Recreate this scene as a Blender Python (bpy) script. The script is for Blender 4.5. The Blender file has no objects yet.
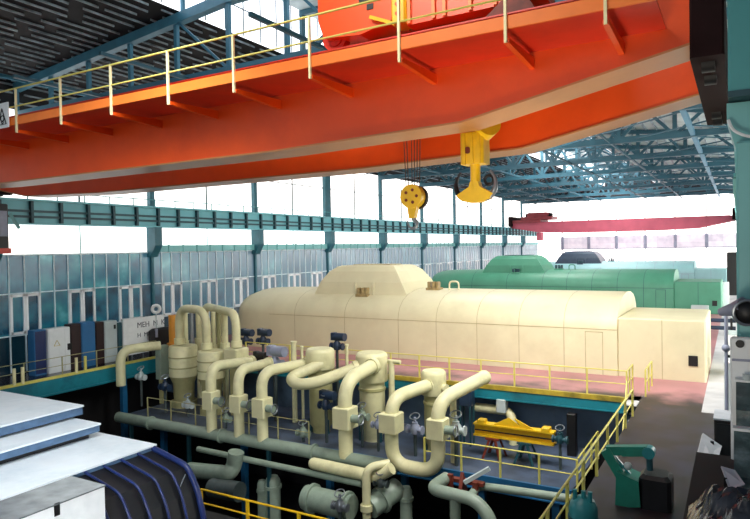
import bpy, math, random
from mathutils import Vector, Matrix
random.seed(7)
SC = bpy.context.scene
COL = SC.collection

# ------------------------------------------------------------------ camera
F = 630.0
CAMZ = 7.5
def _d(u, v): return Vector((u-375.0, -(v-259.5), -F)).normalized()
_vy = _d(738, 241); _vx = -_d(-720, 268)
_vx = (_vx - _vy*_vx.dot(_vy)).normalized(); _vz = _vx.cross(_vy)
ROT = Matrix((_vx, _vy, _vz))
cam = bpy.data.cameras.new('camera'); cam.sensor_width = 36; cam.sensor_fit = 'HORIZONTAL'; cam.lens = F*36/750
cam.clip_start = 0.05; cam.clip_end = 600
camo = bpy.data.objects.new('camera', cam); COL.objects.link(camo)
camo.matrix_world = Matrix.Translation((0, 0, CAMZ)) @ ROT.to_4x4()
SC.camera = camo
def on(u, v, ax, val):
    "survey helper: the point where the sight line of a photo pixel meets the plane axis=val"
    r = ROT @ Vector((u-375.0, -(v-259.5), -F)); o = Vector((0, 0, CAMZ))
    return o + r*((val-o[ax])/r[ax])
def atX(u, v, X): return on(u, v, 0, X)
def at(u, v, Y): return on(u, v, 1, Y)
def atZ(u, v, Z): return on(u, v, 2, Z)
V = Vector

# ------------------------------------------------------------------ materials
def lin(h):
    h = h.lstrip('#'); c = [int(h[i:i+2], 16)/255 for i in (0, 2, 4)]
    return tuple((x/12.92 if x <= .04045 else ((x+.055)/1.055)**2.4) for x in c) + (1,)
def mat(name, col, rough=.5, metal=0, var=.12, scale=2.0, emit=0, emitcol=None, dirt=None, dirt_amt=.5, spec=.5, bump=0, stretch=None):
    m = bpy.data.materials.new(name); m.use_nodes = True
    nt = m.node_tree; N = nt.nodes; L = nt.links; b = N['Principled BSDF']
    b.inputs['Roughness'].default_value = rough; b.inputs['Metallic'].default_value = metal
    b.inputs['Specular IOR Level'].default_value = spec
    c = lin(col) if isinstance(col, str) else tuple(col)+(1,)
    tc = N.new('ShaderNodeTexCoord'); mp = N.new('ShaderNodeMapping')
    L.new(tc.outputs['Object'], mp.inputs[0])
    if stretch: mp.inputs['Scale'].default_value = stretch
    ns = N.new('ShaderNodeTexNoise'); ns.inputs['Scale'].default_value = scale; ns.inputs['Detail'].default_value = 6
    L.new(mp.outputs[0], ns.inputs['Vector'])
    rp = N.new('ShaderNodeValToRGB')
    rp.color_ramp.elements[0].position = .3; rp.color_ramp.elements[1].position = .7
    rp.color_ramp.elements[0].color = tuple(x*(1-var) for x in c[:3])+(1,)
    rp.color_ramp.elements[1].color = tuple(min(1, x*(1+var)) for x in c[:3])+(1,)
    L.new(ns.outputs['Fac'], rp.inputs[0]); out = rp.outputs[0]
    if dirt:
        n2 = N.new('ShaderNodeTexNoise'); n2.inputs['Scale'].default_value = scale*.45; n2.inputs['Detail'].default_value = 8
        n2.inputs['Roughness'].default_value = .65
        L.new(mp.outputs[0], n2.inputs['Vector'])
        r2 = N.new('ShaderNodeValToRGB'); r2.color_ramp.elements[0].position = .5; r2.color_ramp.elements[1].position = .72
        r2.color_ramp.elements[0].color = (0, 0, 0, 1); r2.color_ramp.elements[1].color = (dirt_amt,)*3+(1,)
        mx = N.new('ShaderNodeMixRGB'); mx.inputs[2].default_value = lin(dirt)
        L.new(n2.outputs['Fac'], r2.inputs[0]); L.new(r2.outputs[0], mx.inputs[0]); L.new(out, mx.inputs[1]); out = mx.outputs[0]
    L.new(out, b.inputs['Base Color'])
    if emit:
        b.inputs['Emission Color'].default_value = lin(emitcol) if emitcol else c
        b.inputs['Emission Strength'].default_value = emit
    if bump:
        bp = N.new('ShaderNodeBump'); bp.inputs['Strength'].default_value = bump; bp.inputs['Distance'].default_value = .05
        L.new(ns.outputs['Fac'], bp.inputs['Height']); L.new(bp.outputs[0], b.inputs['Normal'])
    return m
def glassmat(name, cols, pane=1.03, emit=.5, axis='Y', rough=.12, rows=None, spec=.5):
    "daylit glazing whose panes differ a little: one random tint per pane"
    m = bpy.data.materials.new(name); m.use_nodes = True
    nt = m.node_tree; N = nt.nodes; L = nt.links; b = N['Principled BSDF']
    ge = N.new('ShaderNodeNewGeometry'); sp = N.new('ShaderNodeSeparateXYZ'); L.new(ge.outputs['Position'], sp.inputs[0])
    def fl(sock, off, per):
        a = N.new('ShaderNodeMath'); a.operation = 'SUBTRACT'; L.new(sock, a.inputs[0]); a.inputs[1].default_value = off
        d = N.new('ShaderNodeMath'); d.operation = 'DIVIDE'; L.new(a.outputs[0], d.inputs[0]); d.inputs[1].default_value = per
        f = N.new('ShaderNodeMath'); f.operation = 'FLOOR'; L.new(d.outputs[0], f.inputs[0]); return f.outputs[0]
    cb = N.new('ShaderNodeCombineXYZ')
    L.new(fl(sp.outputs[axis], 9.5, pane), cb.inputs[0]); L.new(fl(sp.outputs['Z'], 0.02, 2.5), cb.inputs[1])
    wn = N.new('ShaderNodeTexWhiteNoise'); wn.noise_dimensions = '2D'; L.new(cb.outputs[0], wn.inputs['Vector'])
    ns = N.new('ShaderNodeTexNoise'); ns.inputs['Scale'].default_value = .8; ns.inputs['Detail'].default_value = 6
    L.new(ge.outputs['Position'], ns.inputs['Vector'])
    ad = N.new('ShaderNodeMath'); ad.operation = 'MULTIPLY_ADD'; L.new(ns.outputs['Fac'], ad.inputs[0]); ad.inputs[1].default_value = 1.3; ad.inputs[2].default_value = -.42
    s = N.new('ShaderNodeMath'); s.operation = 'MULTIPLY_ADD'; L.new(wn.outputs['Value'], s.inputs[0]); s.inputs[1].default_value = .5; L.new(ad.outputs[0], s.inputs[2])
    rp = N.new('ShaderNodeValToRGB')
    el = rp.color_ramp.elements
    while len(el) < len(cols): el.new(.5)
    for i, c in enumerate(cols):
        el[i].position = i/(len(cols)-1); el[i].color = lin(c)
    L.new(s.outputs[0], rp.inputs[0])
    out = rp.outputs[0]
    if axis == 'Y':   # panes further down the hall are whitened: grazing reflection put into the colour
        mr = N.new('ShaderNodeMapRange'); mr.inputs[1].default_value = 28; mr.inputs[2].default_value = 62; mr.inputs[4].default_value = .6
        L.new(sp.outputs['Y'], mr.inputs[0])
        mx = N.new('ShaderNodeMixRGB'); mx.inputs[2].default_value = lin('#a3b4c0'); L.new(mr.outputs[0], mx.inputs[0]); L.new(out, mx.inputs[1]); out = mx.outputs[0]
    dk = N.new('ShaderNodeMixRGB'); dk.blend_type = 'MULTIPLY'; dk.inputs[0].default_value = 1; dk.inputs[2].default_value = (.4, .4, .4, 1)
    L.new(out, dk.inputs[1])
    L.new(dk.outputs[0] if axis == 'Y' else out, b.inputs['Base Color']); L.new(out, b.inputs['Emission Color'])
    b.inputs['Emission Strength'].default_value = emit; b.inputs['Roughness'].default_value = rough
    b.inputs['Specular IOR Level'].default_value = spec
    return m
M = {}
M['cream'] = mat('cream cladding', '#d9d0ac', .5, var=.05, scale=.6, dirt='#b9a983', dirt_amt=.35, bump=.05)
M['cream_pipe'] = mat('cream pipe paint', '#dbd7aa', .42, var=.07, scale=1.5, dirt='#9a9268', dirt_amt=.55)
M['cream_dark'] = mat('aged cream paint', '#a8a474', .5, var=.15, scale=1.2, dirt='#5f5f3c', dirt_amt=.6)
M['fitting'] = mat('brownish fitting paint', '#9a8458', .5, var=.35, scale=4)
M['seam'] = mat('seam strip', '#b5a880', .6)
M['grey_pipe'] = mat('grey green pipe jacket', '#8a9a8a', .4, var=.12, scale=1.3, dirt='#56645c', dirt_amt=.6)
M['dark_pipe'] = mat('dark pipe', '#3f4a4a', .45, var=.2, dirt='#1e2424')
M['green'] = mat('green turbine paint', '#4f967a', .45, var=.06, scale=.6, dirt='#2f7256', dirt_amt=.3)
M['green2'] = mat('pale green turbine paint', '#66a888', .45, var=.06, scale=.6)
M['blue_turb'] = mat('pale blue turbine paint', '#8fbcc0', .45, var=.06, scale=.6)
M['navy_dome'] = mat('dark slate paint', '#3a4a5c', .4, var=.1)
M['orange'] = mat('orange red crane paint', '#e8500e', .38, var=.06, scale=.8, dirt='#b52c0a', dirt_amt=.35)
M['red'] = mat('red crane paint', '#d03014', .42, var=.08, scale=1.0, dirt='#8e140c', dirt_amt=.4)
M['flange'] = mat('dusty orange flange', '#b87844', .33, var=.12, scale=.7, dirt='#a2694c', dirt_amt=.5)
M['fascia'] = mat('orange edge plate', '#f27c2c', .42, var=.06)
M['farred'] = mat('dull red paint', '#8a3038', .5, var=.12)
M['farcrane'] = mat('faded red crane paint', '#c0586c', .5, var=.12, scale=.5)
M['yellow'] = mat('yellow paint', '#e3b81c', .4, var=.1, scale=3, dirt='#a8801a', dirt_amt=.4)
M['trim_yellow'] = mat('worn yellow edge paint', '#b09a34', .5, var=.25, scale=2, dirt='#5a5a2a', dirt_amt=.8)
M['rail_yellow'] = mat('rail yellow paint', '#d8cf6a', .45, var=.08, scale=3)
M['post_white'] = mat('pale post paint', '#ece3b0', .45, var=.05)
M['steel_dark'] = mat('oily dark steel', '#17181c', .45, metal=.3, var=.3)
M['steel'] = mat('worn steel', '#8d949a', .35, metal=.7, var=.15)
M['rope'] = mat('wire rope', '#3a2a24', .6, metal=.4)
M['teal'] = mat('teal steel paint', '#4a9a9c', .4, var=.08, scale=1.2, dirt='#3b8488', dirt_amt=.4)
M['teal_light'] = mat('light teal paint', '#73b6b6', .4, var=.06, scale=1.0)
M['teal_dark'] = mat('dark teal steel', '#1f4a54', .5, var=.15)
M['teal_truss'] = mat('truss steel paint', '#27596a', .5, var=.2, scale=.5)
M['purlin'] = mat('grey purlin', '#8fa2ac', .45, var=.7, scale=1.2)
M['blue_truss'] = mat('blue truss paint', '#3f7f9a', .45, var=.12)
M['blue_beam'] = mat('blue beam paint', '#1e5f8a', .42, var=.15, scale=1.5, dirt='#164668')
M['edge_teal'] = mat('edge beam teal paint', '#1d7d8c', .38, var=.15, scale=1.2, dirt='#0e4458', dirt_amt=.8)
M['column_teal'] = mat('blue teal column paint', '#22606e', .45, var=.12)
M['navy'] = mat('navy paint', '#17285a', .35, var=.15, scale=3)
M['navy_dark'] = mat('dark navy sheet', '#06080f', .5, var=.2)
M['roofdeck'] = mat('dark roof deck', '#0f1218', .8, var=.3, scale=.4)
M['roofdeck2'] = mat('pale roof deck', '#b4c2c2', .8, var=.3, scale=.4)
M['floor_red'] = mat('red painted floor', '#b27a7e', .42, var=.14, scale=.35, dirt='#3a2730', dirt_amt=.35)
M['floor_dark'] = mat('dark brown floor', '#33242a', .22, var=.35, scale=.5, dirt='#17131d', dirt_amt=.8)  # dark base tone with darker noise patches
def floormat():  # puts the shade over the near aisle into the red floor colour
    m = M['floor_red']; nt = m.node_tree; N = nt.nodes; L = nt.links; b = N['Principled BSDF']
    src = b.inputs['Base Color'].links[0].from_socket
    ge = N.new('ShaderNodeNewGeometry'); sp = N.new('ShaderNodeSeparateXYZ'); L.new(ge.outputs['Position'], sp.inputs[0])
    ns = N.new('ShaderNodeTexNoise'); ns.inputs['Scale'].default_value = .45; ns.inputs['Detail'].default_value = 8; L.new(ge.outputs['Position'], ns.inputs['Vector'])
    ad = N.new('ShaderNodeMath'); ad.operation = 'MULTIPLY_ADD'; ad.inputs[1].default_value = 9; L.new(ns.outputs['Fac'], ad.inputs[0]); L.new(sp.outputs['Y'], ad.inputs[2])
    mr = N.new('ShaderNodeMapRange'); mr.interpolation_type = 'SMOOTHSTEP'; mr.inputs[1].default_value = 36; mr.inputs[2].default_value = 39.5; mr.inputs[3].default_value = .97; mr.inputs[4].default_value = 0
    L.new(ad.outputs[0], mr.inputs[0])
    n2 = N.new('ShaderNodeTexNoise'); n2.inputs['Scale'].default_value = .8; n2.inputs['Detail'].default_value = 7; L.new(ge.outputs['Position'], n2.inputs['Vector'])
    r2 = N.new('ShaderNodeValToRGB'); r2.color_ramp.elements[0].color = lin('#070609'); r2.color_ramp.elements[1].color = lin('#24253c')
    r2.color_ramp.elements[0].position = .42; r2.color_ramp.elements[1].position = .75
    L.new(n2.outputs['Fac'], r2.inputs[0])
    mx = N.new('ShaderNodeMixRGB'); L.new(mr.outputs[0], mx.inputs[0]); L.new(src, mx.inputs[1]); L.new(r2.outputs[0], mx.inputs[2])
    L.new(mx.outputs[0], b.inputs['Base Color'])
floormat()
M['kerb'] = mat('pale concrete strip', '#c8c6c8', .5, var=.1, scale=1.0, dirt='#8f8d92', dirt_amt=.5)
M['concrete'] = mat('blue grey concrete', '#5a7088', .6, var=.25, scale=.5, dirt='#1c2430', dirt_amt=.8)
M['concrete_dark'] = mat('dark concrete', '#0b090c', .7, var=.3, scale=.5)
M['platform'] = mat('worn platform plate', '#4a566a', .42, var=.35, scale=.8, dirt='#14161e', dirt_amt=.95)
M['white'] = mat('white paint', '#e6eaea', .4, var=.04, dirt='#b8c2c4', dirt_amt=.35)
M['white_roof'] = mat('white sheet roof', '#dde6ea', .5, var=.05, scale=1.0, dirt='#a9bfcb', dirt_amt=.5)
M['roof_edge'] = mat('blue grey roof edge', '#4f6c8c', .5, var=.2, scale=4)
M['grey_top'] = mat('grey metal top', '#8f979b', .25, metal=.5, var=.25, scale=2)
M['grey_white'] = mat('grey white cabinet', '#b8c4c4', .45, var=.06)
M['black'] = mat('black', '#0b0b0d', .5)
M['green_mach'] = mat('machine green paint', '#1f7a68', .38, var=.12, scale=3, dirt='#145246')
M['teal_mach'] = mat('machine teal paint', '#2a8288', .35, var=.12, scale=3)
M['panel_green'] = mat('grey green panel', '#4c5f5f', .3, var=.4, scale=6, dirt='#a8b8b8', dirt_amt=.7)
M['pale_slab'] = mat('pale grey slab', '#b9bcc4', .55, var=.12, scale=2)
M['plastic'] = mat('grey crumpled sheeting', '#34373d', .16, var=.7, scale=5, bump=.4)
M['rust'] = mat('rusty red steel', '#6e2a1a', .6, var=.35, scale=3)
M['orange_pipe'] = mat('ochre pipe paint', '#d8902c', .45, var=.1)
M['motor_grey'] = mat('grey blue motor paint', '#8c93a8', .4, var=.15)
M['motor_blue'] = mat('dark blue motor paint', '#1e3048', .4, var=.2)
M['brown_dark'] = mat('dark brown panel', '#2a1518', .5, var=.2)
M['blue_cab'] = mat('blue cabinet paint', '#2b6a9c', .4, var=.08)
M['wall_dark'] = mat('dark corrugated sheet', '#1c2128', .7, var=.2)
M['wall_pale'] = mat('pale wall plaster', '#b9b4ae', .7, var=.08)
M['mullion'] = mat('pale window frame', '#dcecf0', .45, var=.1)
M['mullion_white'] = mat('white window frame', '#f4f8fa', .4, var=.03)
M['grey_window'] = glassmat('grey glazing', ['#a9a4b2', '#c2bcc6', '#d4ced4'], 3.0, .55, 'X', .3)
M['glow'] = mat('daylit milk glass', '#f6f2f0', .4, var=.01, scale=.3, emit=1.55, emitcol='#fffaf6')
M['glow_far'] = mat('daylit end glazing', '#f6f2f0', .4, var=.01, scale=.3, emit=2.1, emitcol='#fff8f5')
M['glow_roof'] = mat('daylit lantern glass', '#eef2f6', .4, var=.02, scale=.3, emit=1.5, emitcol='#f4f8ff')
M['glow_side'] = mat('daylit gallery glass', '#f4f4f4', .4, var=.01, scale=.3, emit=6.5, emitcol='#fffaf4')
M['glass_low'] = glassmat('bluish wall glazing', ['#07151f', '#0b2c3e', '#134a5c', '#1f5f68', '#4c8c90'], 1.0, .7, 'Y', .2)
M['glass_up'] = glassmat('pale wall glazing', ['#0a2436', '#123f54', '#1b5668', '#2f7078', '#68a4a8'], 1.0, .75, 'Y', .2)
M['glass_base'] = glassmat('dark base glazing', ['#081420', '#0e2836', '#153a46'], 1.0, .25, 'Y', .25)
M['truck_shade'] = mat('shaded crane red', '#1e0a0c', .85, var=.2, spec=.2)  # end truck red with its shade put into the colour
M['runway'] = mat('runway girder paint', '#6fb8c2', .4, var=.06, scale=1.0, dirt='#5fb0b4', dirt_amt=.4)
M['sign_ink'] = mat('black sign ink', '#15151a', .6)
M['sign_grey'] = mat('faded dark lettering', '#3a4450', .6)
M['warn'] = mat('faint yellow mark', '#cdb964', .5)

# ------------------------------------------------------------------ mesh helpers
class MB:
    def __init__(s): s.v = []; s.f = []; s.sm = []
    def add(s, vs, fs, smooth=False):
        o = len(s.v); s.v += [tuple(p) for p in vs]; s.f += [tuple(i+o for i in f) for f in fs]; s.sm += [smooth]*len(fs); return s
    def box(s, x0, y0, z0, x1, y1, z1):
        x0, x1 = sorted((x0, x1)); y0, y1 = sorted((y0, y1)); z0, z1 = sorted((z0, z1))
        return s.add([(x0,y0,z0),(x1,y0,z0),(x1,y1,z0),(x0,y1,z0),(x0,y0,z1),(x1,y0,z1),(x1,y1,z1),(x0,y1,z1)],
              [(0,3,2,1),(4,5,6,7),(0,1,5,4),(1,2,6,5),(2,3,7,6),(3,0,4,7)])
    def bbox(s, x0, y0, z0, x1, y1, z1, b=.03):
        "box with chamfered vertical and top edges"
        x0, x1 = sorted((x0, x1)); y0, y1 = sorted((y0, y1)); z0, z1 = sorted((z0, z1))
        b = min(b, (x1-x0)*.3, (y1-y0)*.3, (z1-z0)*.3)
        def ring(i, z): return [(x0+i+b,y0+i,z),(x1-i-b,y0+i,z),(x1-i,y0+i+b,z),(x1-i,y1-i-b,z),(x1-i-b,y1-i,z),(x0+i+b,y1-i,z),(x0+i,y1-i-b,z),(x0+i,y0+i+b,z)]
        return s.loft([ring(0, z0), ring(0, z1-b), ring(b, z1)])
    def loft(s, rings, smooth=False, caps=True):
        n = len(rings[0]); vs = [p for r in rings for p in r]; fs = []
        for i in range(len(rings)-1):
            for k in range(n):
                a = i*n+k; b = i*n+(k+1) % n; fs.append((a, b, b+n, a+n))
        s.add(vs, fs, smooth)
        if caps:
            s.add(rings[0], [tuple(reversed(range(n)))]); s.add(rings[-1], [tuple(range(n))])
        return s
    def prism(s, prof, axis, a, b):
        "profile of 2-D points extruded along an axis"
        def p3(p, t): return (t, p[0], p[1]) if axis == 0 else ((p[0], t, p[1]) if axis == 1 else (p[0], p[1], t))
        return s.loft([[p3(p, a) for p in prof], [p3(p, b) for p in prof]])
    def bar(s, a, b, w, h=None, up=(0, 0, 1)):
        "rectangular bar between two points"
        a = V(a); b = V(b); h = h or w; d = (b-a).normalized(); u = V(up)
        if abs(d.dot(u)) > .98: u = V((0, 1, 0))
        x = d.cross(u).normalized()*w/2; y = x.cross(d).normalized()*h/2
        return s.loft([[a-x-y, a+x-y, a+x+y, a-x+y], [b-x-y, b+x-y, b+x+y, b-x+y]])
    def tube(s, pts, r, n=12, smooth=True):
        pts = [V(p) for p in pts]; rs = r if isinstance(r, (list, tuple)) else [r]*len(pts)
        rings = []; t0 = (pts[1]-pts[0]).normalized()
        u = V((0, 0, 1)) if abs(t0.z) < .9 else V((1, 0, 0))
        x = t0.cross(u).normalized()
        for i, p in enumerate(pts):
            t = (pts[min(i+1, len(pts)-1)]-pts[max(i-1, 0)]).normalized()
            x = (x - t*x.dot(t)).normalized(); y = t.cross(x)
            rings.append([p + (x*math.cos(2*math.pi*k/n)+y*math.sin(2*math.pi*k/n))*rs[i] for k in range(n)])
        return s.loft(rings, smooth)
    def cyl(s, a, b, r, n=20, r2=None): return s.tube([a, b], [r, r2 if r2 is not None else r], n)
    def lathe(s, c, prof, n=28):
        "profile of (radius, height) around a vertical axis"
        c = V(c)
        return s.loft([[c+V((r*math.cos(2*math.pi*k/n), r*math.sin(2*math.pi*k/n), z)) for k in range(n)] for r, z in prof], True)
    def ball(s, c, r, n=14):
        m = n//2
        return s.lathe(c, [(max(.001, r*math.sin(math.pi*i/m)), -r*math.cos(math.pi*i/m)) for i in range(m+1)], n)
    def ring(s, c, nrm, R, r, n=24, k=8):
        c = V(c); nrm = V(nrm).normalized(); u = nrm.orthogonal().normalized(); w = nrm.cross(u)
        rings = []
        for i in range(n):
            d = u*math.cos(2*math.pi*i/n)+w*math.sin(2*math.pi*i/n)
            rings.append([c+d*R+(d*math.cos(2*math.pi*j/k)+nrm*math.sin(2*math.pi*j/k))*r for j in range(k)])
        rings.append(rings[0]); return s.loft(rings, True, False)
    def build(s, name, m, parent=None, off=None):
        o = V(off) if off is not None else (V(parent['_o']) if parent is not None and '_o' in parent else V((0, 0, 0)))
        me = bpy.data.meshes.new(name); me.from_pydata([tuple(V(p)-o) for p in s.v], [], s.f); me.update()
        me.polygons.foreach_set('use_smooth', s.sm)
        me.materials.append(M[m] if isinstance(m, str) else m)
        import bmesh
        bm = bmesh.new(); bm.from_mesh(me); bmesh.ops.remove_doubles(bm, verts=bm.verts, dist=1e-5)
        bmesh.ops.recalc_face_normals(bm, faces=bm.faces)
        for e in bm.edges:
            if len(e.link_faces) == 2 and e.calc_face_angle(0) > .7: e.smooth = False
        bm.to_mesh(me); bm.free()
        ob = bpy.data.objects.new(name, me); COL.objects.link(ob)
        if parent is not None: ob.parent = parent; ob['_o'] = tuple(o)
        return ob
def fillet(pts, r, n=7):
    pts = [V(p) for p in pts]; out = [pts[0]]
    for i in range(1, len(pts)-1):
        a, b, c = pts[i-1], pts[i], pts[i+1]
        d1 = (a-b); d2 = (c-b); l = min(r, d1.length*.48, d2.length*.48)
        p = b+d1.normalized()*l; q = b+d2.normalized()*l
        for k in range(n+1):
            t = k/n; out.append(p*(1-t)**2 + b*2*t*(1-t) + q*t*t)
    out.append(pts[-1]); return out
def thing(name, loc, label, cat, group=None):
    o = bpy.data.objects.new(name, None); COL.objects.link(o); o.location = loc; o['_o'] = tuple(loc)
    o.empty_display_size = .2
    return tag(o, label, cat, group)
def tag(o, label, cat, group=None):
    o['label'] = label; o['category'] = cat
    if group: o['group'] = group
    return o
def struct(o): o['kind'] = 'structure'; return o
def single(mb, name, m, loc, label, cat, group=None):
    o = mb.build(name, m, None, loc); o.location = loc; return tag(o, label, cat, group)

# ================================================================== SETTING
XW = -39.3; YF = 141.5
COLY = [9.5+12*k for k in range(12)]
# floors
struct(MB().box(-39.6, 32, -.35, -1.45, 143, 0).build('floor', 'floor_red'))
struct(MB().box(-1.45, 31, -.35, 9, 143, 0.0).build('floor_strip', 'kerb'))
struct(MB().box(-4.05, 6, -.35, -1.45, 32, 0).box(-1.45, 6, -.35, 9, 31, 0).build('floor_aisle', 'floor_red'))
struct(MB().box(-39.6, 4, -.3, -36.1, 32, 0).build('floor_gallery', 'floor_dark'))
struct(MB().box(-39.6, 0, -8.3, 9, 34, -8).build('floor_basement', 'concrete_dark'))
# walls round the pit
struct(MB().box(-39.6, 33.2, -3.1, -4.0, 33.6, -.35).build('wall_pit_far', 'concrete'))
struct(MB().box(-39.6, 33.2, -8, -4.0, 33.6, -3.1).build('wall_pit_lower', 'concrete_dark'))  # lower half of the same wall, pit shade put into its colour
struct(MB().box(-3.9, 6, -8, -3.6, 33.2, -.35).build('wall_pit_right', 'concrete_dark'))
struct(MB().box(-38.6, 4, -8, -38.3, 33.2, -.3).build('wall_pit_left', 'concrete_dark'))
# edge beams
b = MB(); b.box(-36, 31.94, -.62, -4.65, 32.08, -.12).box(-36, 31.9, -.66, -4.65, 32.2, -.6)
struct(b.build('beam_walkway_edge', 'edge_teal'))
struct(MB().box(-36, 31.9, -.14, -4.65, 32.1, .1).build('trim_walkway_edge', 'trim_yellow'))
b = MB(); b.box(-36.2, 4, -1.0, -36.02, 32, -.1).box(-36.3, 4, -1.05, -35.9, 32, -.95)
struct(b.build('beam_gallery_edge', 'edge_teal'))
struct(MB().box(-36.14, 4, -.1, -35.98, 32, .06).build('trim_gallery_edge', 'rail_yellow'))
struct(MB().box(-36.2, 28.0, -8, -35.9, 28.35, -.9).build('column_gallery', 'blue_beam'))
# lower platform
struct(MB().box(-34.5, 27.2, -3.18, -6.2, 33.2, -3.0).build('floor_platform', 'platform'))
b = MB(); b.box(-34.5, 27.06, -3.6, -6.2, 27.2, -2.97).box(-34.5, 27.0, -3.62, -6.2, 27.35, -3.56)
struct(b.build('beam_platform_edge', 'blue_beam'))
for i, u in enumerate((165, 245, 330, 405, 482, 556)):
    x = at(u, 480, 27.4).x
    struct(MB().box(x-.16, 27.25, -8, x+.16, 27.55, -3.2).build('column_platform', 'blue_beam'))
for y in (20.0,):
    struct(MB().box(-22.5, 17.6, -4.1, -6.5, y-.0, -3.9).build('floor_lower_walkway', 'concrete_dark'))

# left wall ----------------------------------------------------------
wn = [0]
def win(mbg, mg, frames, name='window'):
    wn[0] += 1
    g = struct(mbg.build('%s_%d' % (name, wn[0]), mg))
    for fb, nm, m in frames:
        fb.build(nm, m, g)
    return g
P = 1.0
for bi in range(len(COLY)-1):
    y0, y1 = COLY[bi], COLY[bi+1]
    if y1 < 20: continue
    # lower glazing, z 2.45 to 7.5
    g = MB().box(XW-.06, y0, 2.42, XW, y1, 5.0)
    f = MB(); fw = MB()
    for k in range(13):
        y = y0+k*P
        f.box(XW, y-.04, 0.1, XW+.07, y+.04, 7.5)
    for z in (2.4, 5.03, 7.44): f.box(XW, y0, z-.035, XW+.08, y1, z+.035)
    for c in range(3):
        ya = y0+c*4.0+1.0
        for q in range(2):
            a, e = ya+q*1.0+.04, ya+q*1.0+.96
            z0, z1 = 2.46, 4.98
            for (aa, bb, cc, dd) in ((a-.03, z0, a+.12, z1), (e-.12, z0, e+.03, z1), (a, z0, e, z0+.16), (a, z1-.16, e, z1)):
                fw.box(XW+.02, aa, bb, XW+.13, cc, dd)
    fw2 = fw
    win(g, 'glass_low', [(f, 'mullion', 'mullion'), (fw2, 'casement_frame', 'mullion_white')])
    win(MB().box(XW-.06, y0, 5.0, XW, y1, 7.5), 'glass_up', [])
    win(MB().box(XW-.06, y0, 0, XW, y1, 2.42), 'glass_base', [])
    # milk-glass band between glazing and crane runway
    zt = 7.5
    f = MB()
    if y0 > 30:
        zt = 7.5
        t = MB().box(XW, y0+.5, 7.5, XW+.35, y1, 8.0)
        for k in range(1, 8): t.box(XW+.3, y0+k*1.5-.05, 7.45, XW+.42, y0+k*1.5+.05, 8.05)
        struct(t.build('trim_gutter', 'teal_light'))
    f.box(XW, (y0+y1)/2-.03, zt, XW+.06, (y0+y1)/2+.03, 9.5)
    win(MB().box(XW-.06, y0, zt, XW, y1, 10.9), 'glow', [(f, 'mullion', 'teal_light')])
    f = MB().box(XW, y0+6-.05, 10.9, XW+.08, y0+6+.05, 16.6).box(XW, y0, 14.08, XW+.1, y1, 14.15)
    win(MB().box(XW-.06, y0, 10.9, XW, y1, 16.6), 'glow', [(f, 'mullion', 'teal_dark')])
    # runway girder of this bay
    rb = MB().box(-38.75, y0, 9.4, -38.6, y1, 10.85).box(-39.2, y0, 10.82, -38.3, y1, 10.95).box(-39.2, y0, 9.36, -38.4, y1, 9.46)
    gb = struct(rb.build('beam_runway', 'runway'))
    st = MB()
    for k in range(6): st.box(-38.6, y0+k*2+.02, 9.46, -38.36, y0+k*2+.2, 10.82)
    for z in (9.85, 10.2): st.box(-38.6, y0, z-.07, -38.44, y1, z+.07)
    st.build('stiffener', 'teal_dark', gb)
    rl = MB()
    for k in range(6): rl.box(-38.75, y0+k*2, 10.95, -38.69, y0+k*2+.06, 11.5)
    rl.box(-38.75, y0, 11.44, -38.68, y1, 11.5)
    rl.build('walkway_rail', 'teal', gb)
for i, y in enumerate(COLY[1:-1]):
    w = .34
    b = MB().prism([(XW, 9.38), (-38.35, 9.38), (-38.35, 8.0), (-38.9, 7.1), (XW, 7.1)], 1, y-w, y+w)
    wu = .55 if abs(y-57.5) < 1 else .22
    b.box(XW-.02, y-.12, 0, XW+.22, y+.12, 7.2)
    b.box(XW, y-wu, 10.95, XW+.35, y+wu, 17.0)
    struct(b.build('column_left', 'column_teal'))
# wall strip above the glazing, with girts running along the hall
struct(MB().box(XW-.1, 12, 16.6, XW, 142, 18.4).build('wall_left', 'wall_dark'))
# end wall ------------------------------------------------------------
for k in range(7):
    x0 = XW+k*5.65; x1 = x0+5.65
    f = MB().box(x0-.07, YF-.12, .1, x0+.07, YF, 17)
    win(MB().box(x0, YF, 9.05, x1, YF+.06, 17), 'glow_far', [(f, 'mullion', 'teal_dark')])
    if k > 0: win(MB().box(x0, YF, 6.35, x1, YF+.06, 9.05), 'grey_window', [(MB().box(x0-.3, YF-.2, 6.3, x0+.3, YF, 9.1), 'post', 'motor_grey')])
    else: win(MB().box(x0, YF, 6.35, x1, YF+.06, 9.05), 'glow_far', [])
    win(MB().box(x0, YF, 2.2, x1, YF+.06, 6.35), 'glow_far', [(MB().box(x0, YF-.1, 6.28, x1, YF, 6.45), 'transom', 'motor_grey')])
struct(MB().box(XW, YF-.0, 0, .5, YF+.06, 2.2).build('wall_far', 'wall_pale'))
struct(MB().box(XW, YF, 17, 9, YF+.1, 24).build('wall_far_gable', 'wall_dark'))
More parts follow.
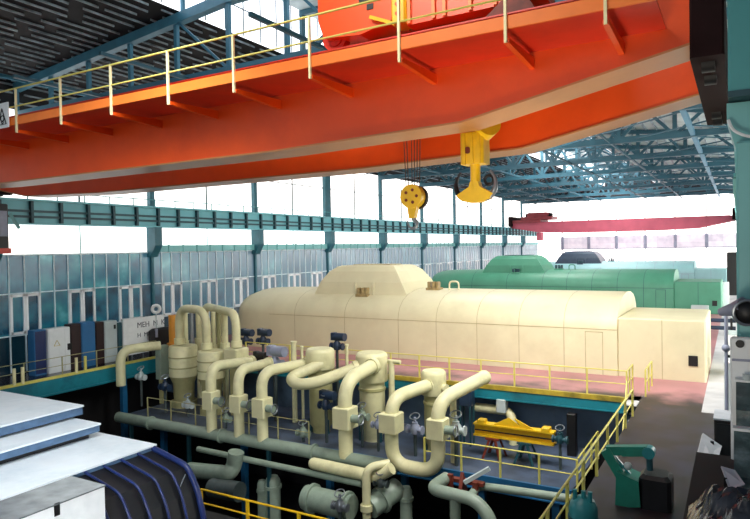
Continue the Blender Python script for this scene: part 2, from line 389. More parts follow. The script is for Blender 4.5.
# right side ----------------------------------------------------------
struct(MB().box(9, 6, 0, 9.2, 143, 18.5).build('wall_right', 'wall_pale'))
for k in range(9):
    y0 = 33.5+12*k
    win(MB().box(8.9, y0+1, 1.0, 8.97, y0+11, 9.0), 'glow_side', [(MB().box(8.84, y0+6-.05, 1, 8.9, y0+6+.05, 9).box(8.84, y0+1, 4.9, 8.9, y0+11, 5), 'mullion', 'teal_light')])
struct(MB().box(.3, YF, 0, 9, YF+.06, 17).build('wall_far_right', 'wall_pale'))
for i, y in enumerate(COLY):
    b = MB().bbox(-.02, y, 0, .95, y+.9, 8.8, .03)
    if i == 0:
        b.prism([(-.02, 8.75), (.9, 8.75), (.9, 9.35), (-.12, 9.35), (-.12, 9.15)], 1, y+.25, y+.85)
        for k in range(8):
            pass
    else:
        b.prism([(-.02, 8.3), (.9, 8.3), (.9, 9.35), (-.12, 9.35), (-.12, 9.0)], 1, y, y+.9)
    c = struct(b.build('column_right', 'teal_light'))
    if i == 0:
        MB().box(-.1, y-.05, 9.37, 1.0, y+.95, 9.45).build('cap_plate', 'teal_dark', c)
        MB().tube(fillet([(-.1, y+.1, 9.1), (-.05, y+.05, 8.95), (.12, y, 8.84), (.6, y, 8.8)], .15), .02, 8).build('cable', 'white', c)
        MB().bbox(-.1, y, 9.45, .95, y+.5, 16.5, .03).build('upper_shaft', 'teal', c)
    else:
        MB().box(.1, y+.1, 9.4, .9, y+.8, 17).build('upper_shaft', 'teal', c)
struct(MB().box(.05, 21, 9.4, .2, 142, 10.85).box(-.1, 21, 10.82, .7, 142, 10.95).box(-.1, 21, 9.36, .6, 142, 9.46).build('beam_runway_right', 'teal'))
# roof ----------------------------------------------------------------
def roofz(x): return 18.3+.1*min(x+39.3, -x)
XL0, XL1 = -24.6, -14.7
def slab(x0, x1, y0, y1):
    return MB().prism([(x0, roofz(x0)), (x1, roofz(x1)), (x1, roofz(x1)+.25), (x0, roofz(x0)+.25)], 1, y0, y1)
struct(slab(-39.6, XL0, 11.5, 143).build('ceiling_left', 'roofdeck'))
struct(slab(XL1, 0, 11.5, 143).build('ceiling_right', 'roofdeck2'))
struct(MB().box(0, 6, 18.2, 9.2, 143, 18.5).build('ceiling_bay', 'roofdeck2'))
struct(MB().box(XL0-.3, 11.5, 23, XL1+.3, 143, 23.25).build('ceiling_lantern', 'roofdeck2'))
for xx, sg in ((XL0, 1), (XL1, -1)):
    for k in range(11):
        y0 = 11.5+k*11.95; y1 = y0+11.95
        f = MB()
        for j in range(8): f.box(xx-.04, y0+j*1.5-.03, 19.8, xx+.06, y0+j*1.5+.03, 23)
        f.box(xx-.04, y0, 21.3, xx+.06, y1, 21.36)
        win(MB().box(xx-.03, y0, 19.75, xx+.03, y1, 23), 'glow_roof', [(f, 'mullion', 'teal_dark')])
# purlins and girts (broken runs)
for i in range(23):
    x = -38.9+i*.63
    z = roofz(x)
    b = MB(); y = 12.0+random.uniform(0, 2)
    while y < 141:
        l = random.uniform(1.5, 3.4)
        b.box(x-.024, y, z-.12, x+.024, min(141.2, y+l), z-.02)
        y += l+random.uniform(.3, 1.0)
    struct(b.build('beam_purlin', 'purlin'))
for i in range(14):
    x = -1.0-i*1.0
    z = roofz(x)
    struct(MB().box(x-.06, 12, z-.2, x+.06, 141.2, z-.02).build('beam_purlin', 'purlin'))
for i, z in enumerate((17.0, 17.6, 18.1)):
    b = MB(); y = 12.0
    while y < 141:
        l = random.uniform(4, 6); b.box(XW, y, z-.05, XW+.12, min(141.2, y+l), z+.05); y += l+random.uniform(.3, 1)
    struct(b.build('beam_girt', 'purlin'))
def truss(y, m, w=.22, zlow=16.3, n=9, raise_=0.0, first=False):
    b = MB(); x0, x1 = XW+.1, -.1
    def zl(x): return zlow+raise_*min(x-x0, x1-x)/19.6
    def zt(x): return roofz(x)-.35
    xs = [x0+(x1-x0)*k/n for k in range(n+1)]
    for k in range(n):
        a, c = xs[k], xs[k+1]
        b.bar((a, y, zl(a)), (c, y, zl(c)), w, w*1.2); b.bar((a, y, zt(a)), (c, y, zt(c)), w*(1.7 if first else 1), w*(1.9 if first else 1))
        mid = (a+c)/2
        if first:
            if k in (4, 6): b.bar((a, y, zt(a)), (c, y, zl(c)), .12)
            continue
        b.bar((a, y, zl(a)), (mid, y, zt(mid)), w*.6); b.bar((mid, y, zt(mid)), (c, y, zl(c)), w*.6)
    for x in xs: b.bar((x, y, zl(x)), (x, y, zt(x)), w*.8)
    # lantern frame
    for x in (XL0+.1, -19.65, XL1-.1): b.bar((x, y, zt(x)), (x, y, 22.9), w*.7)
    b.bar((XL0, y, 22.8), (XL1, y, 22.8), w*.8)
    if not first: b.bar((XL0, y, 19.9), (-19.65, y, 22.8), w*.6); b.bar((XL1, y, 19.9), (-19.65, y, 22.8), w*.6)
    return struct(b.build('beam_truss', m))
truss(23.3, 'blue_truss', .26, 16.3, 11, first=True)
for k in range(9): truss(33.5+12*k, 'teal_truss', .42)
# longitudinal bracing at lower-chord level
for x, w in ((-3.1, .34), (-9.5, .16), (-15.5, .16), (-24, .16), (-30.5, .16)):
    struct(MB().box(x-w/2, 18, 16.1, x+w/2, 141, 16.1+w).build('beam_brace', 'blue_truss' if w > .3 else 'teal_truss'))
b = MB()
for k in range(19):
    y = 23.3+6*k
    b.bar((-3.1, y, 16.3), (-.1, y+3, 16.3), .1); b.bar((-.1, y+3, 16.3), (-3.1, y+6, 16.3), .1)
    b.bar((-3.1, y, 16.3), (-9.5, y+6, 16.3), .09); b.bar((-15.5, y+6, 16.3), (-9.5, y, 16.3), .09)
    b.bar((-24, y, 16.3), (-30.5, y+6, 16.3), .09); b.bar((-39, y+6, 16.3), (-30.5, y, 16.3), .09)
    b.bar((-9.5, y, 16.3), (-9.5, y+6, 19.0), .09); b.bar((-30.5, y, 16.3), (-30.5, y+6, 18.8), .09)
struct(b.build('beam_bracing', 'teal_truss'))
struct(MB().bar((-38.0, 12, 18.2), (-37.5, 30, 18.0), .2).build('beam_tie', 'blue_truss'))

# ================================================================== CRANES
def crane(y0, name, label, zb, zt, red, orange, fl, near):
    "two box girders from y0, walkway on the near side"
    root = thing(name, (-19.6, y0+2.5, 10.95), label, 'crane')
    def gird(ya, yb, m, nm='girder'):
        prof = [(-38.4, zb+1.15), (-33.0, zb+.17), (-27, zb), (-12, zb), (-6.0, zb+.17), (-.5, zb+1.28), (-.5, zt), (-38.4, zt)]
        g = MB().prism(prof, 1, ya, yb).build(nm, m, root)
        t = .05; p = [(-38.4, zb+1.15), (-33.0, zb+.17), (-27, zb), (-12, zb), (-6.0, zb+.17), (-.5, zb+1.28)]
        q = [(x, z-t) for x, z in p]
        MB().prism(p+q[::-1], 1, ya-.05, yb+.05).build('bottom_flange', fl, g)
        MB().box(-38.4, ya-.05, zt, -.5, yb+.05, zt+.04).box(-38.0, (ya+yb)/2-.05, zt+.04, -1, (ya+yb)/2+.05, zt+.14).build('trolley_rail', red, g)
        return g
    gird(y0, y0+1.15, orange); gird(y0+5.1, y0+6.25, orange)
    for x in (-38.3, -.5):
        e = MB().bbox(x-.3, y0-1.0, 11.1, x+.3, y0+7.3, 13.0, .04).build('end_truck', 'truck_shade', root)
        for yy in (y0-.3, y0+.9, y0+5.4, y0+6.6):
            MB().cyl((x-.12, yy, 11.3), (x+.12, yy, 11.3), .35, 20).build('wheel', 'steel_dark', e)
    return root
cr = crane(14.9, 'overhead_crane', 'huge orange red overhead travelling crane crossing the top of the picture', 10.47, 13.05, 'red', 'orange', 'flange', True)
YD = 13.0
xs = [-4.2-2.52*k for k in range(13)]
dk = MB().box(-36.5, YD, 12.06, -1.3, 14.9, 12.1).build('walkway_deck', 'red', cr)
MB().box(-36.5, YD-.03, 12.05, -1.3, YD+.03, 12.32).build('edge_plate', 'fascia', cr)
for x in xs+[-2.2]:
    b = MB(); w = .06
    b.loft([[(x-w, YD-.02, 11.76), (x+w, YD-.02, 11.76), (x+w, YD-.02, 11.86), (x-w, YD-.02, 11.86)],
            [(x-w, 14.9, 11.66), (x+w, 14.9, 11.66), (x+w, 14.9, 11.92), (x-w, 14.9, 11.92)]])
    b.box(x-w, YD, 11.85, x+w, 14.9, 12.06) if False else None
    b.build('bracket', 'orange', cr)
    MB().box(x-.03, YD-.08, 11.76, x+.03, YD-.02, 13.3).build('railing_post', 'post_white', cr)
MB().tube([(-36.5, YD-.05, 13.3), (-1.3, YD-.05, 13.3)], .03, 8).build('top_rail', 'rail_yellow', cr)
MB().tube([(-36.5, YD-.05, 12.68), (-1.3, YD-.05, 12.68)], .025, 8).build('middle_rail', 'rail_yellow', cr)
# cab hanging under the left end
cb = MB().bbox(-37.4, 18.9, 7.75, -34.9, 20.1, 10.3, .05).build('driver_cab', 'navy_dark', cr)
MB().box(-37.5, 18.85, 7.55, -34.8, 20.15, 7.85).build('cab_floor', 'red', cb)
MB().box(-34.9, 19.0, 8.5, -34.86, 19.45, 9.9).box(-34.9, 19.6, 8.5, -34.86, 20.0, 9.9).box(-37.2, 18.85, 8.6, -35.1, 18.9, 9.9).build('cab_window', 'motor_grey', cb)
MB().bar(at(10, 214, 19.0), at(19, 228, 19.0), .12).build('cab_strut', 'teal_light', cr)
# warning board at the walkway railing
sg = MB().box(-24.6, YD-.14, 11.98, -22.18, YD-.1, 12.86).build('warning_board', 'white', cr)
b = MB(); cx, cz, yy = -22.52, 12.36, YD-.145
for a0, a1 in (((-.24, -.26), (.24, -.26)), ((.24, -.26), (0, .3)), ((0, .3), (-.24, -.26))):
    b.bar((cx+a0[0], yy, cz+a0[1]), (cx+a1[0], yy, cz+a1[1]), .012, .06, (0, 1, 0))
b.ring((cx, yy, cz-.05), (0, 1, 0), .1, .022, 16, 6); b.ring((cx, yy, cz-.18), (0, 1, 0), .05, .02, 12, 6)
b.build('warning_triangle', 'sign_ink', sg)
MB().box(-23.3, yy-.005, 12.2, -22.9, yy+.004, 12.55).build('sign_mark', 'green', sg)
b = MB()
for k in range(6): b.box(-24.3+k*.16, yy-.004, 12.06, -24.2+k*.16, yy+.004, 12.14)
b.build('sign_lettering', 'sign_grey', sg)

# trolley of the near crane
tr = thing('crane_trolley', (-7.6, 17.4, 13.2), 'red crane trolley with ribbed side panel riding on top of the orange girders', 'crane trolley')
MB().bbox(-10.35, 15.05, 13.75, -4.3, 21.0, 14.1, .05).build('frame', 'red', tr)
b = MB().prism([(-10.2, 13.5), (-9.0, 13.38), (-8.0, 13.6), (-8.0, 15.6), (-10.0, 15.6), (-10.38, 15.2), (-10.38, 14.0)], 1, 15.0, 16.2)
b.build('wheel_housing', 'orange', tr)
MB().box(-9.0, 14.97, 14.25, -8.4, 15.0, 14.4).box(-8.75, 14.97, 14.0, -8.55, 15.0, 14.15).build('housing_slot', 'black', tr)
for x in (-10.05, -4.9):
    for y in (15.45, 20.55):
        w = MB().cyl((x, y-.12, 13.62), (x, y+.12, 13.62), .42, 24).cyl((x, y-.17, 13.62), (x, y+.17, 13.62), .3, 24).build('wheel', 'red', tr)
        MB().cyl((x, y-.42, 13.62), (x, y-.15, 13.62), .14, 16).build('wheel_hub', 'fascia', w)
sp = MB().bbox(-7.55, 15.0, 13.36, -3.9, 16.0, 15.4, .04).build('side_panel', 'orange', tr)
for x in (-7.45, -6.75, -6.45, -5.75, -5.1, -4.4): MB().box(x-.045, 14.93, 13.38, x+.045, 15.02, 15.4).build('panel_rib', 'fascia', sp)
MB().cyl((-7.1, 14.97, 14.05), (-7.1, 15.0, 14.05), .09, 16).build('panel_hole', 'black', sp)
gb = MB().bbox(-8.0, 14.95, 13.45, -7.55, 15.6, 14.7, .06).build('gearbox', 'yellow', tr)
for z in (13.7, 13.95, 14.2): MB().cyl((-7.8, 14.9, z), (-7.8, 14.96, z), .05, 10).build('bolt', 'orange', gb)
MB().bar((-8.6, 14.9, 13.75), (-7.8, 14.85, 13.4), .09).build('lever', 'yellow', tr)
MB().prism([(-5.45, 13.05), (-4.1, 13.05), (-4.35, 13.5), (-4.75, 13.62), (-5.0, 13.4)], 1, 14.95, 15.1).build('bumper', 'rust', tr)
MB().cyl((-9.6, 17.4, 14.8), (-5, 17.4, 14.8), .55, 24).build('hoist_drum', 'steel_dark', tr)
MB().prism([(-3.75, 13.35), (-3.2, 13.3), (-3.3, 13.55), (-3.85, 13.7)], 1, 15.1, 15.3).build('end_plate', 'white', tr)

# main hook block
hx, hy = -6.72, 17.7
hk = thing('crane_hook', (hx, hy, 8.85), 'large yellow double hook block hanging below the orange girder', 'crane hook')
blk = MB().bbox(hx-.36, hy-.3, 9.9, hx+.36, hy+.3, 10.85, .05).build('block', 'yellow', hk)
for q in (-.22, .02, .24): MB().box(hx+q-.04, hy-.36, 9.88, hx+q+.04, hy-.29, 10.8).build('cheek_plate', 'yellow', blk)
MB().cyl((hx-.12, hy-.33, 10.3), (hx-.12, hy-.29, 10.3), .1, 14).build('pin', 'rust', blk)
MB().cyl((hx+.55, hy-.28, 11.02), (hx+.2, hy+.1, 10.92), .36, 24).build('sheave', 'yellow', hk)
MB().cyl((hx, hy, 9.92), (hx, hy, 9.15), .15, 18).build('shank', 'yellow', hk)
MB().prism([(hx-.12, 9.4), (hx+.12, 9.4), (hx+.17, 9.24), (hx+.56, 9.02), (hx+.44, 8.87), (hx+.16, 8.78), (hx-.16, 8.78), (hx-.44, 8.87), (hx-.56, 9.02), (hx-.17, 9.24)], 1, hy-.14, hy+.14).build('hook_saddle', 'yellow', hk)
for s in (-1, 1):
    pts = [V((hx+s*.1, hy, 8.95)), V((hx+s*.42, hy, 8.92)), V((hx+s*.62, hy, 9.15)), V((hx+s*.62, hy, 9.45)), V((hx+s*.46, hy, 9.7))]
    pp = fillet(pts, .3, 5); n = len(pp)
    MB().tube(pp, [.12-.085*i/(n-1) for i in range(n)], 12).build('horn', 'steel_dark' if s < 0 else 'steel', hk)
MB().ring((hx+.42, hy, 9.42), (0, 1, 0), .13, .045, 18, 8).build('safety_latch', 'steel_dark', hk)
b = MB()
for dx in (-.3, -.18, .18, .3): b.tube([(hx+dx, hy, 10.8), (hx+dx, hy, 14.5)], .018, 6)
b.build('rope', 'rope', hk)
# auxiliary hook
ax, ay = -8.8, 17.7
ah = thing('crane_hook', (ax, ay, 8.15), 'small round yellow hook block hanging on thin ropes left of the large hook', 'crane hook')
MB().cyl((ax, ay-.14, 9.08), (ax, ay+.14, 9.08), .37, 28).build('sheave_block', 'yellow', ah)
MB().cyl((ax+.05, ay+.14, 9.05), (ax+.05, ay+.26, 9.05), .38, 24).build('guard', 'steel_dark', ah)
for a in range(5): MB().cyl((ax+.2*math.cos(a*1.26), ay-.16, 9.08+.2*math.sin(a*1.26)), (ax+.2*math.cos(a*1.26), ay-.13, 9.08+.2*math.sin(a*1.26)), .05, 8).build('rivet', 'rust', ah)
MB().prism([(ax-.17, 8.85), (ax+.2, 8.85), (ax+.08, 8.4), (ax-.1, 8.4)], 1, ay-.1, ay+.1).build('yoke', 'yellow', ah)
pp = fillet([V((ax, ay, 8.5)), V((ax+.02, ay, 8.35)), V((ax+.16, ay, 8.25)), V((ax+.08, ay, 8.08)), V((ax-.14, ay, 8.1)), V((ax-.2, ay, 8.32))], .12, 5)
MB().tube(pp, [.07-.04*i/(len(pp)-1) for i in range(len(pp))], 10).build('hook', 'steel', ah)
b = MB()
for dx in (-.38, -.24, -.02, .12, .26, .4): b.tube([(ax+dx*.6, ay, 9.3), (ax+dx, ay, 14.6)], .014, 6)
b.build('rope', 'rope', ah)

# far crane
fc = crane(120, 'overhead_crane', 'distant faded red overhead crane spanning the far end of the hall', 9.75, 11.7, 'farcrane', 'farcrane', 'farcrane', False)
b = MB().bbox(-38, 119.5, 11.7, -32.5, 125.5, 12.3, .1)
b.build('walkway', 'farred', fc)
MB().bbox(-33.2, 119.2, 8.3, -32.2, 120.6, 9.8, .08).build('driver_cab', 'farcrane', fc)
ft = thing('crane_trolley', (-33, 122.5, 12.3), 'small dark red trolley on the left end of the distant crane', 'crane trolley')
MB().bbox(-36.5, 120.2, 12.3, -30.5, 124.8, 12.9, .1).build('frame', 'farred', ft)
MB().bbox(-35.5, 120.8, 12.9, -31.5, 124, 13.7, .2).build('winch_housing', 'farred', ft)
MB().cyl((-36, 122, 13.2), (-30.8, 122, 13.2), .35, 16).build('drum', 'steel_dark', ft)

# ================================================================== TURBINES
def turbine(yf, label, mb_, md, ms, mg, full=True):
    root = thing('steam_turbine', (-19, yf+4, 0), label, 'turbine')
    prof = [(0, 0), (0, 2.65), (.08, 3.05), (.3, 3.45), (.75, 3.86), (1.5, 4.2), (2.6, 4.42), (4, 4.5), (5.4, 4.42), (6.5, 4.2), (7.25, 3.86), (7.7, 3.45), (7.92, 3.05), (8, 2.65), (8, 0)]
    def sec(x, k, kz): return [(x, yf+4+(y-4)*k, z*kz) for y, z in prof]
    rings = [sec(-34.5, .9, .86), sec(-34.3, .95, .92), sec(-33.7, .985, .96), sec(-32, 1, .98), sec(-26, 1, 1), sec(-5.95, 1, 1)]
    n = len(prof); b = MB()
    vs = [p for r in rings for p in r]; fs = []
    for i in range(len(rings)-1):
        for k in range(n):
            a = i*n+k; c = i*n+(k+1) % n; fs.append((a, c, c+n, a+n))
    b.add(vs, fs, True); b.add(rings[0], [tuple(reversed(range(n)))]); b.add(rings[-1], [tuple(range(n))])
    cs = b.build('casing', mb_, root)
    s = MB()
    for x in (-28.6, -24.2, -19.9, -17.1, -14.3, -11.6, -8.9):
        r0 = [(x-.02, yf+4+(y-4)*1.003-.008, z*1.002) for y, z in prof[:8]]; r1 = [(x+.02, y, z) for _, y, z in r0]
        s.add(r0+r1, [(k, k+1, k+9, k+8) for k in range(7)])
    s.box(-31, yf-.015, 2.58, -5.95, yf+.01, 2.62)
    s.build('panel_seam', ms, cs)
    # generator end
    g = MB().bbox(-5.95, yf+.1, 0, -1.5, yf+6.6, 3.3, .08).build('generator_housing', mg, root)
    MB().box(-3.66, yf+.085, 0, -3.62, yf+.11, 3.25).build('panel_seam', ms, g)
    MB().box(-2.35, yf+.03, .85, -1.9, yf+.12, 1.4).build('vent', 'black', g)
    d = MB()
    for (a, b_, c, e) in ((-7.7, 0, -7.66, 2.45), (-6.75, 0, -6.71, 2.45), (-7.7, 2.42, -6.71, 2.46)): d.box(a, yf-.02, b_, c, yf+.01, e)
    d.build('door', ms, cs)
    # raised hood
    z1 = 6.2
    rg = []
    for t in (0, .35, .65, .88, 1.0):
        e = 1-(1-t)**1.7
        x0 = -27.9+t*1.9; x1 = -19.7-t*1.95
        y0 = yf+1.3+1.35*(t**1.9); y1 = yf+6.7-1.35*(t**1.9); z = 3.75+(z1-3.75)*e
        rg.append([(x0, y0, z), (x1, y0, z), (x1, y1, z), (x0, y1, z)])
    hd = MB().loft(rg).build('hood', md, root)
    MB().box(-25.4, yf+3.2, z1, -22.2, yf+5, z1+.06).build('hood_cap', ms, hd)
    MB().prism([(yf+1.3, 4.0), (yf+2.5, 4.0), (yf+2.5, 5.9), (yf+1.75, 5.5), (yf+1.35, 4.8)], 0, -24.2, -24.08).prism([(yf+1.3, 4.0), (yf+2.5, 4.0), (yf+2.5, 5.9), (yf+1.75, 5.5), (yf+1.35, 4.8)], 0, -22.7, -22.55).build('hood_rib', md, hd)
    for (x, y, z) in ((-23.4, yf+1.3, 4.1), (-18.7, yf+3.2, 4.48)):
        f = MB().bbox(x-.5, y-.3, z-.1, x+.5, y+.5, z+.12, .03).build('fitting_base', 'fitting' if full else md, root)
        for q in (-.3, .05, .35): MB().bbox(x+q-.1, y-.25, z+.1, x+q+.1, y+.2, z+.55, .04).build('fitting_lug', 'fitting' if full else 'teal_dark', f)
    MB().tube(fillet([(-17.5, yf+3.2, 4.4), (-17.5, yf+3.2, 5.05), (-16.8, yf+3.2, 5.05), (-16.8, yf+3.2, 4.4)], .25), .06, 8).build('vent_pipe', mg, root)
    return root
turbine(37.5, 'long cream steam turbine casing in the middle of the hall behind the yellow railing', 'cream', 'cream', 'seam', 'cream')
turbine(73.5, 'long green steam turbine casing behind the cream one', 'green', 'green', 'teal_dark', 'green', False)
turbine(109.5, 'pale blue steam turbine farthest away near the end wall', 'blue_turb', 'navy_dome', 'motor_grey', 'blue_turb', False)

# ================================================================== RAILINGS
def railing(name, pts, posts, h, label, m='rail_yellow', group=None, r=.03, mid=True, cat='railing'):
    root = thing(name, pts[0], label, cat, group)
    up = V((0, 0, h))
    MB().tube([V(p)+up for p in pts], r, 8, False).build('top_rail', m, root)
    if mid: MB().tube([V(p)+up*.52 for p in pts], r*.8, 8, False).build('middle_rail', m, root)
    for p in posts: MB().box(p[0]-r*1.2, p[1]-r*1.2, p[2], p[0]+r*1.2, p[1]+r*1.2, p[2]+h).build('post', m, root)
    return root
yr = 32.25
pst = [(-4.7-1.85*k, yr, .0) for k in range(14)]
railing('guard_railing', [pst[-1], pst[0]], pst, 1.32, 'yellow railing along the walkway in front of the cream turbine', r=.032)
railing('guard_railing', [(-4.7, 32.2, 0), (-4.7, 34.2, 0)], [(-4.7, 33.2, 0), (-4.7, 34.2, 0)], 1.32, 'short yellow railing on the turbine side of the stair opening')
railing('guard_railing', [(-3.95, 33.0, 0), (-3.95, 35.6, 0)], [(-3.95, 33.0, 0), (-3.95, 34.3, 0), (-3.95, 35.6, 0)], 1.3, 'short yellow stair railing standing on the pink floor at the aisle end')
pp = [(-4.0, 13+2.0*k, 0) for k in range(9)]
railing('guard_railing', [pp[0], pp[-1]], pp, 1.15, 'yellow railing along the edge of the dark aisle beside the green machines', r=.035)
pz = -3.0
pp = [at(u, v, 27.15) for u, v in ((461, 467), (500, 472), (539, 478), (577, 484))]
pp = [V((p.x, 27.2, pz)) for p in pp]; dx = pp[1].x-pp[0].x
pp = [V((pp[0].x-dx*k, 27.2, pz)) for k in (1,)]+pp
railing('guard_railing', [pp[0], pp[-1]], pp, 1.35, 'olive yellow railing on the front edge of the sunken platform', r=.035)
xe = pp[-1].x
pp = [V((xe, y, pz)) for y in (28.6, 30.2, 31.8)]
railing('guard_railing', [V((xe, 27.4, pz)), pp[-1]], pp, 1.35, 'olive yellow railing along the aisle end of the sunken platform', r=.035)
pp = [V((-7.0-2.6*k, 19.4, -3.9)) for k in range(6)]
railing('guard_railing', [pp[0], pp[-1]], pp, 1.2, 'bright yellow railing low in the pit beside the white roofed container', m='yellow', r=.045)
pp = [V((-20-2.1*k, 27.25, pz)) for k in range(7)]
railing('guard_railing', [pp[0], pp[-1]], pp, 1.25, 'dark thin railing in front of the left valve chests', m='cream_dark', r=.025)
# gallery posts
gy = [atX(50, 362, -36.06).y, atX(81, 352, -36.06).y]
gp = [(-36.06, 19+2.4*k, .06) for k in range(6)]
railing('guard_railing', [gp[0], gp[-1]], gp, 1.1, 'thin dark railing along the left gallery edge before the cabinets', m='cream_dark', r=.022)
for i, (u, lab) in enumerate(((14, 'pale stub post on the gallery edge nearest the picture corner'), (22.5, 'pale stub post on the gallery edge second from the corner'), (76.5, 'pale stub post below the blue cabinet'), (85.5, 'yellowish stub post right below the blue cabinet edge'))):
    p = atX(u, 370, -36.0)
    single(MB().cyl((-36.0, p.y, 0), (-36.0, p.y, .95), .09, 12), 'stub_post', 'post_white' if i < 3 else 'rail_yellow', (-36.0, p.y, 0), lab, 'post', 'gallery stub posts')

# ================================================================== STAIR at the corner
st = thing('steel_stair', (-4.5, 31, -3), 'steep steel stair going down into the pit at the end of the walkway', 'stair')
for k in range(10):
    MB().box(-4.62, 32.9-k*.28-.12, -.2-k*.28, -4.08, 32.9-k*.28+.12, -.16-k*.28).build('tread', 'kerb', st)
for x in (-4.65, -4.06): MB().bar((x, 33.1, -.05), (x, 30.2, -2.95), .05, .2).build('stringer', 'teal_dark', st)
MB().box(-4.62, 31.0, -.06, -4.1, 32.9, 0).build('landing', 'kerb', st)
MB().bar((-4.66, 32.0, .9), (-4.66, 30.2, -1.9), .05).build('hand_rail', 'rail_yellow', st)

# ================================================================== VESSELS & PIPES
def vessel(u, vt, Y, rpx, vneck, label, lower='cream_pipe', gap=False, nub=False):
    c = at(u, vt, Y); k = (c-V((0, 0, CAMZ))).dot(ROT @ V((0, 0, -1)))/F
    r = rpx*k; zt = c.z+.0; zn = at(u, vneck, Y-r*.9).z
    root = thing('vertical_vessel', (c.x, Y, -3), label, 'vessel')
    cap = MB().lathe((c.x, Y, 0), [(.01, zt+.12), (r*.85, zt+.1), (r*.97, zt), (r, zt-.12), (r, zn+.05), (r*.97, zn)], 32).build('upper_drum', 'cream_pipe', root)
    MB().lathe((c.x, Y, 0), [(r*.82, zn), (r*.8, -2.7), (r*.8, -2.55), (r*.95, -2.55), (r*.95, -2.45), (r*.8, -2.45), (r*.4, -3)][::1] if False else [(r*.8, zn+.02), (r*.8, -2.5), (r*.6, -2.75), (r*.6, -3)], 32).build('lower_shell', lower, root)
    MB().lathe((c.x, Y, 0), [(r*.83, zn-.5), (r*.86, zn-.48), (r*.86, zn-.36), (r*.83, zn-.34)], 32).build('band', 'cream_dark', root)
    for a in (-.4, 1.7, 3.8):
        MB().box(c.x+r*.75*math.cos(a)-.08, Y+r*.75*math.sin(a)-.08, -3, c.x+r*.75*math.cos(a)+.08, Y+r*.75*math.sin(a)+.08, -2.2).build('foot', 'teal_dark', root)
    if nub: MB().cyl((c.x+r*.8, Y-.1, zt-.75), (c.x+r*1.25, Y-.2, zt-.75), .22, 16).build('nozzle', 'cream_pipe', root)
    return c, r
vY = 29.6
v1, r1 = vessel(320, 350, vY, 14.5, 371, 'cream drum vessel with olive lower shell left of the tallest drum vessel', 'cream_dark')
v2, r2 = vessel(371.5, 354, vY, 16, 384, 'tall cream drum vessel in the centre of the pipework')
v3, r3 = vessel(433.5, 372, vY, 12.5, 397, 'smallest cream drum vessel, nearest the yellow lifting beam', 'cream_dark', nub=True)
YH = 26.3
def riser(pts_world, r, box, label, flange=True, name='steam_pipe', act=True, mat_='cream_pipe'):
    root = thing(name, pts_world[0], label, 'pipe')
    MB().tube(fillet(pts_world, r*3.0, 9), r, 16).build('pipe_run', mat_, root)
    if flange:
        d = (V(pts_world[-1])-V(pts_world[-2])).normalized()
        MB().cyl(V(pts_world[-1])-d*.28, V(pts_world[-1])-d*.02, r*1.2, 18).build('collar', mat_, root)
    if box:
        x, y, z0, z1, w = box
        bx = MB().bbox(x-w, y-w, z0, x+w, y+w, z1, .04).build('valve_box', mat_, root)
        if act:
            zc = (z0+z1)/2
            ac = MB().cyl((x+w, y-.1, zc), (x+w+.45, y-.1, zc), .2, 14).build('actuator', 'grey_pipe', bx)
            MB().ring((x+w+.5, y-.1, zc), (1, 0, 0), .26, .035, 18, 6).build('hand_wheel', 'steel', ac)
    return root
def rz(u, v, Y=YH): return at(u, v, Y)
def mk(ub, vb, ve, end, r, bx, label):
    p0 = rz(ub, vb); zt = rz(ub, ve).z
    x, y = p0.x, YH
    pts = [V((x, y, p0.z)), V((x, y, zt)), V(end)]
    z1, z0 = rz(ub, bx[0], YH-.4).z, rz(ub, bx[1], YH-.4).z
    return riser(pts, r, (x, y, z0, z1, bx[2]), label)
HZ = -3.0
mk(212, 433, 367, at(252, 361, 30.5), .3, (393, 411, .38), 'cream swan neck pipe with valve box, leftmost of its row')
mk(239.5, 440, 371, at(270, 362.5, 30.0), .29, (397, 414, .38), 'cream swan neck pipe with valve box ending at the grey motor')
mk(263, 444, 372, at(307, 363.5, 29.4), .3, (400, 419, .42), 'cream swan neck pipe with valve box running to the olive based drum vessel')
mk(346, 457, 382, at(374, 365, 29.0), .36, (409, 430, .48), 'cream swan neck pipe with valve box joining the tallest drum vessel')
# U-shaped pair on the right
pb = rz(392, 464); p6 = rz(438.5, 466)
zt5 = rz(394, 399).z
zb5 = rz(415, 468.5).z
e5 = at(430, 384.5, 29.3)
zt6 = rz(442, 402).z
e6 = at(484, 377.5, 29.6)
root = riser([V(e6), V((p6.x, YH, zt6)), V((p6.x, YH, zb5)), V((pb.x, YH, zb5)), V((pb.x, YH, zt5)), e5], .33, (p6.x, YH, rz(440, 441, YH-.4).z, rz(440, 421, YH-.4).z, .42), 'U shaped cream pipe with two valve boxes in front of the smallest drum vessel')
MB().bbox(pb.x-.46, YH-.46, rz(391, 434, YH-.4).z, pb.x+.46, YH+.46, rz(391, 415, YH-.4).z, .04).build('valve_box', 'cream_pipe', root)
MB().ball(e6, .36, 16).build('end_cap', 'cream_pipe', root)
# looped pipe between the first two vessels
pl = [at(322, 364, 29.2), at(289, 378, 27.6), at(297, 385, 27.0), at(318, 382.5, 27.4), at(359, 366.5, 29.0)]
riser(pl, .31, None, 'cream looped pipe bending round in front of the olive based drum vessel')
# left cream pipe curving behind
p0 = at(121, 384, 27.3)
riser([V((p0.x, 27.3, p0.z-.1)), V((p0.x, 27.3, at(121, 350, 27.3).z)), at(160, 345.5, 29.6)], .3, None, 'cream pipe curving up at the left beside the gallery edge', flange=False)
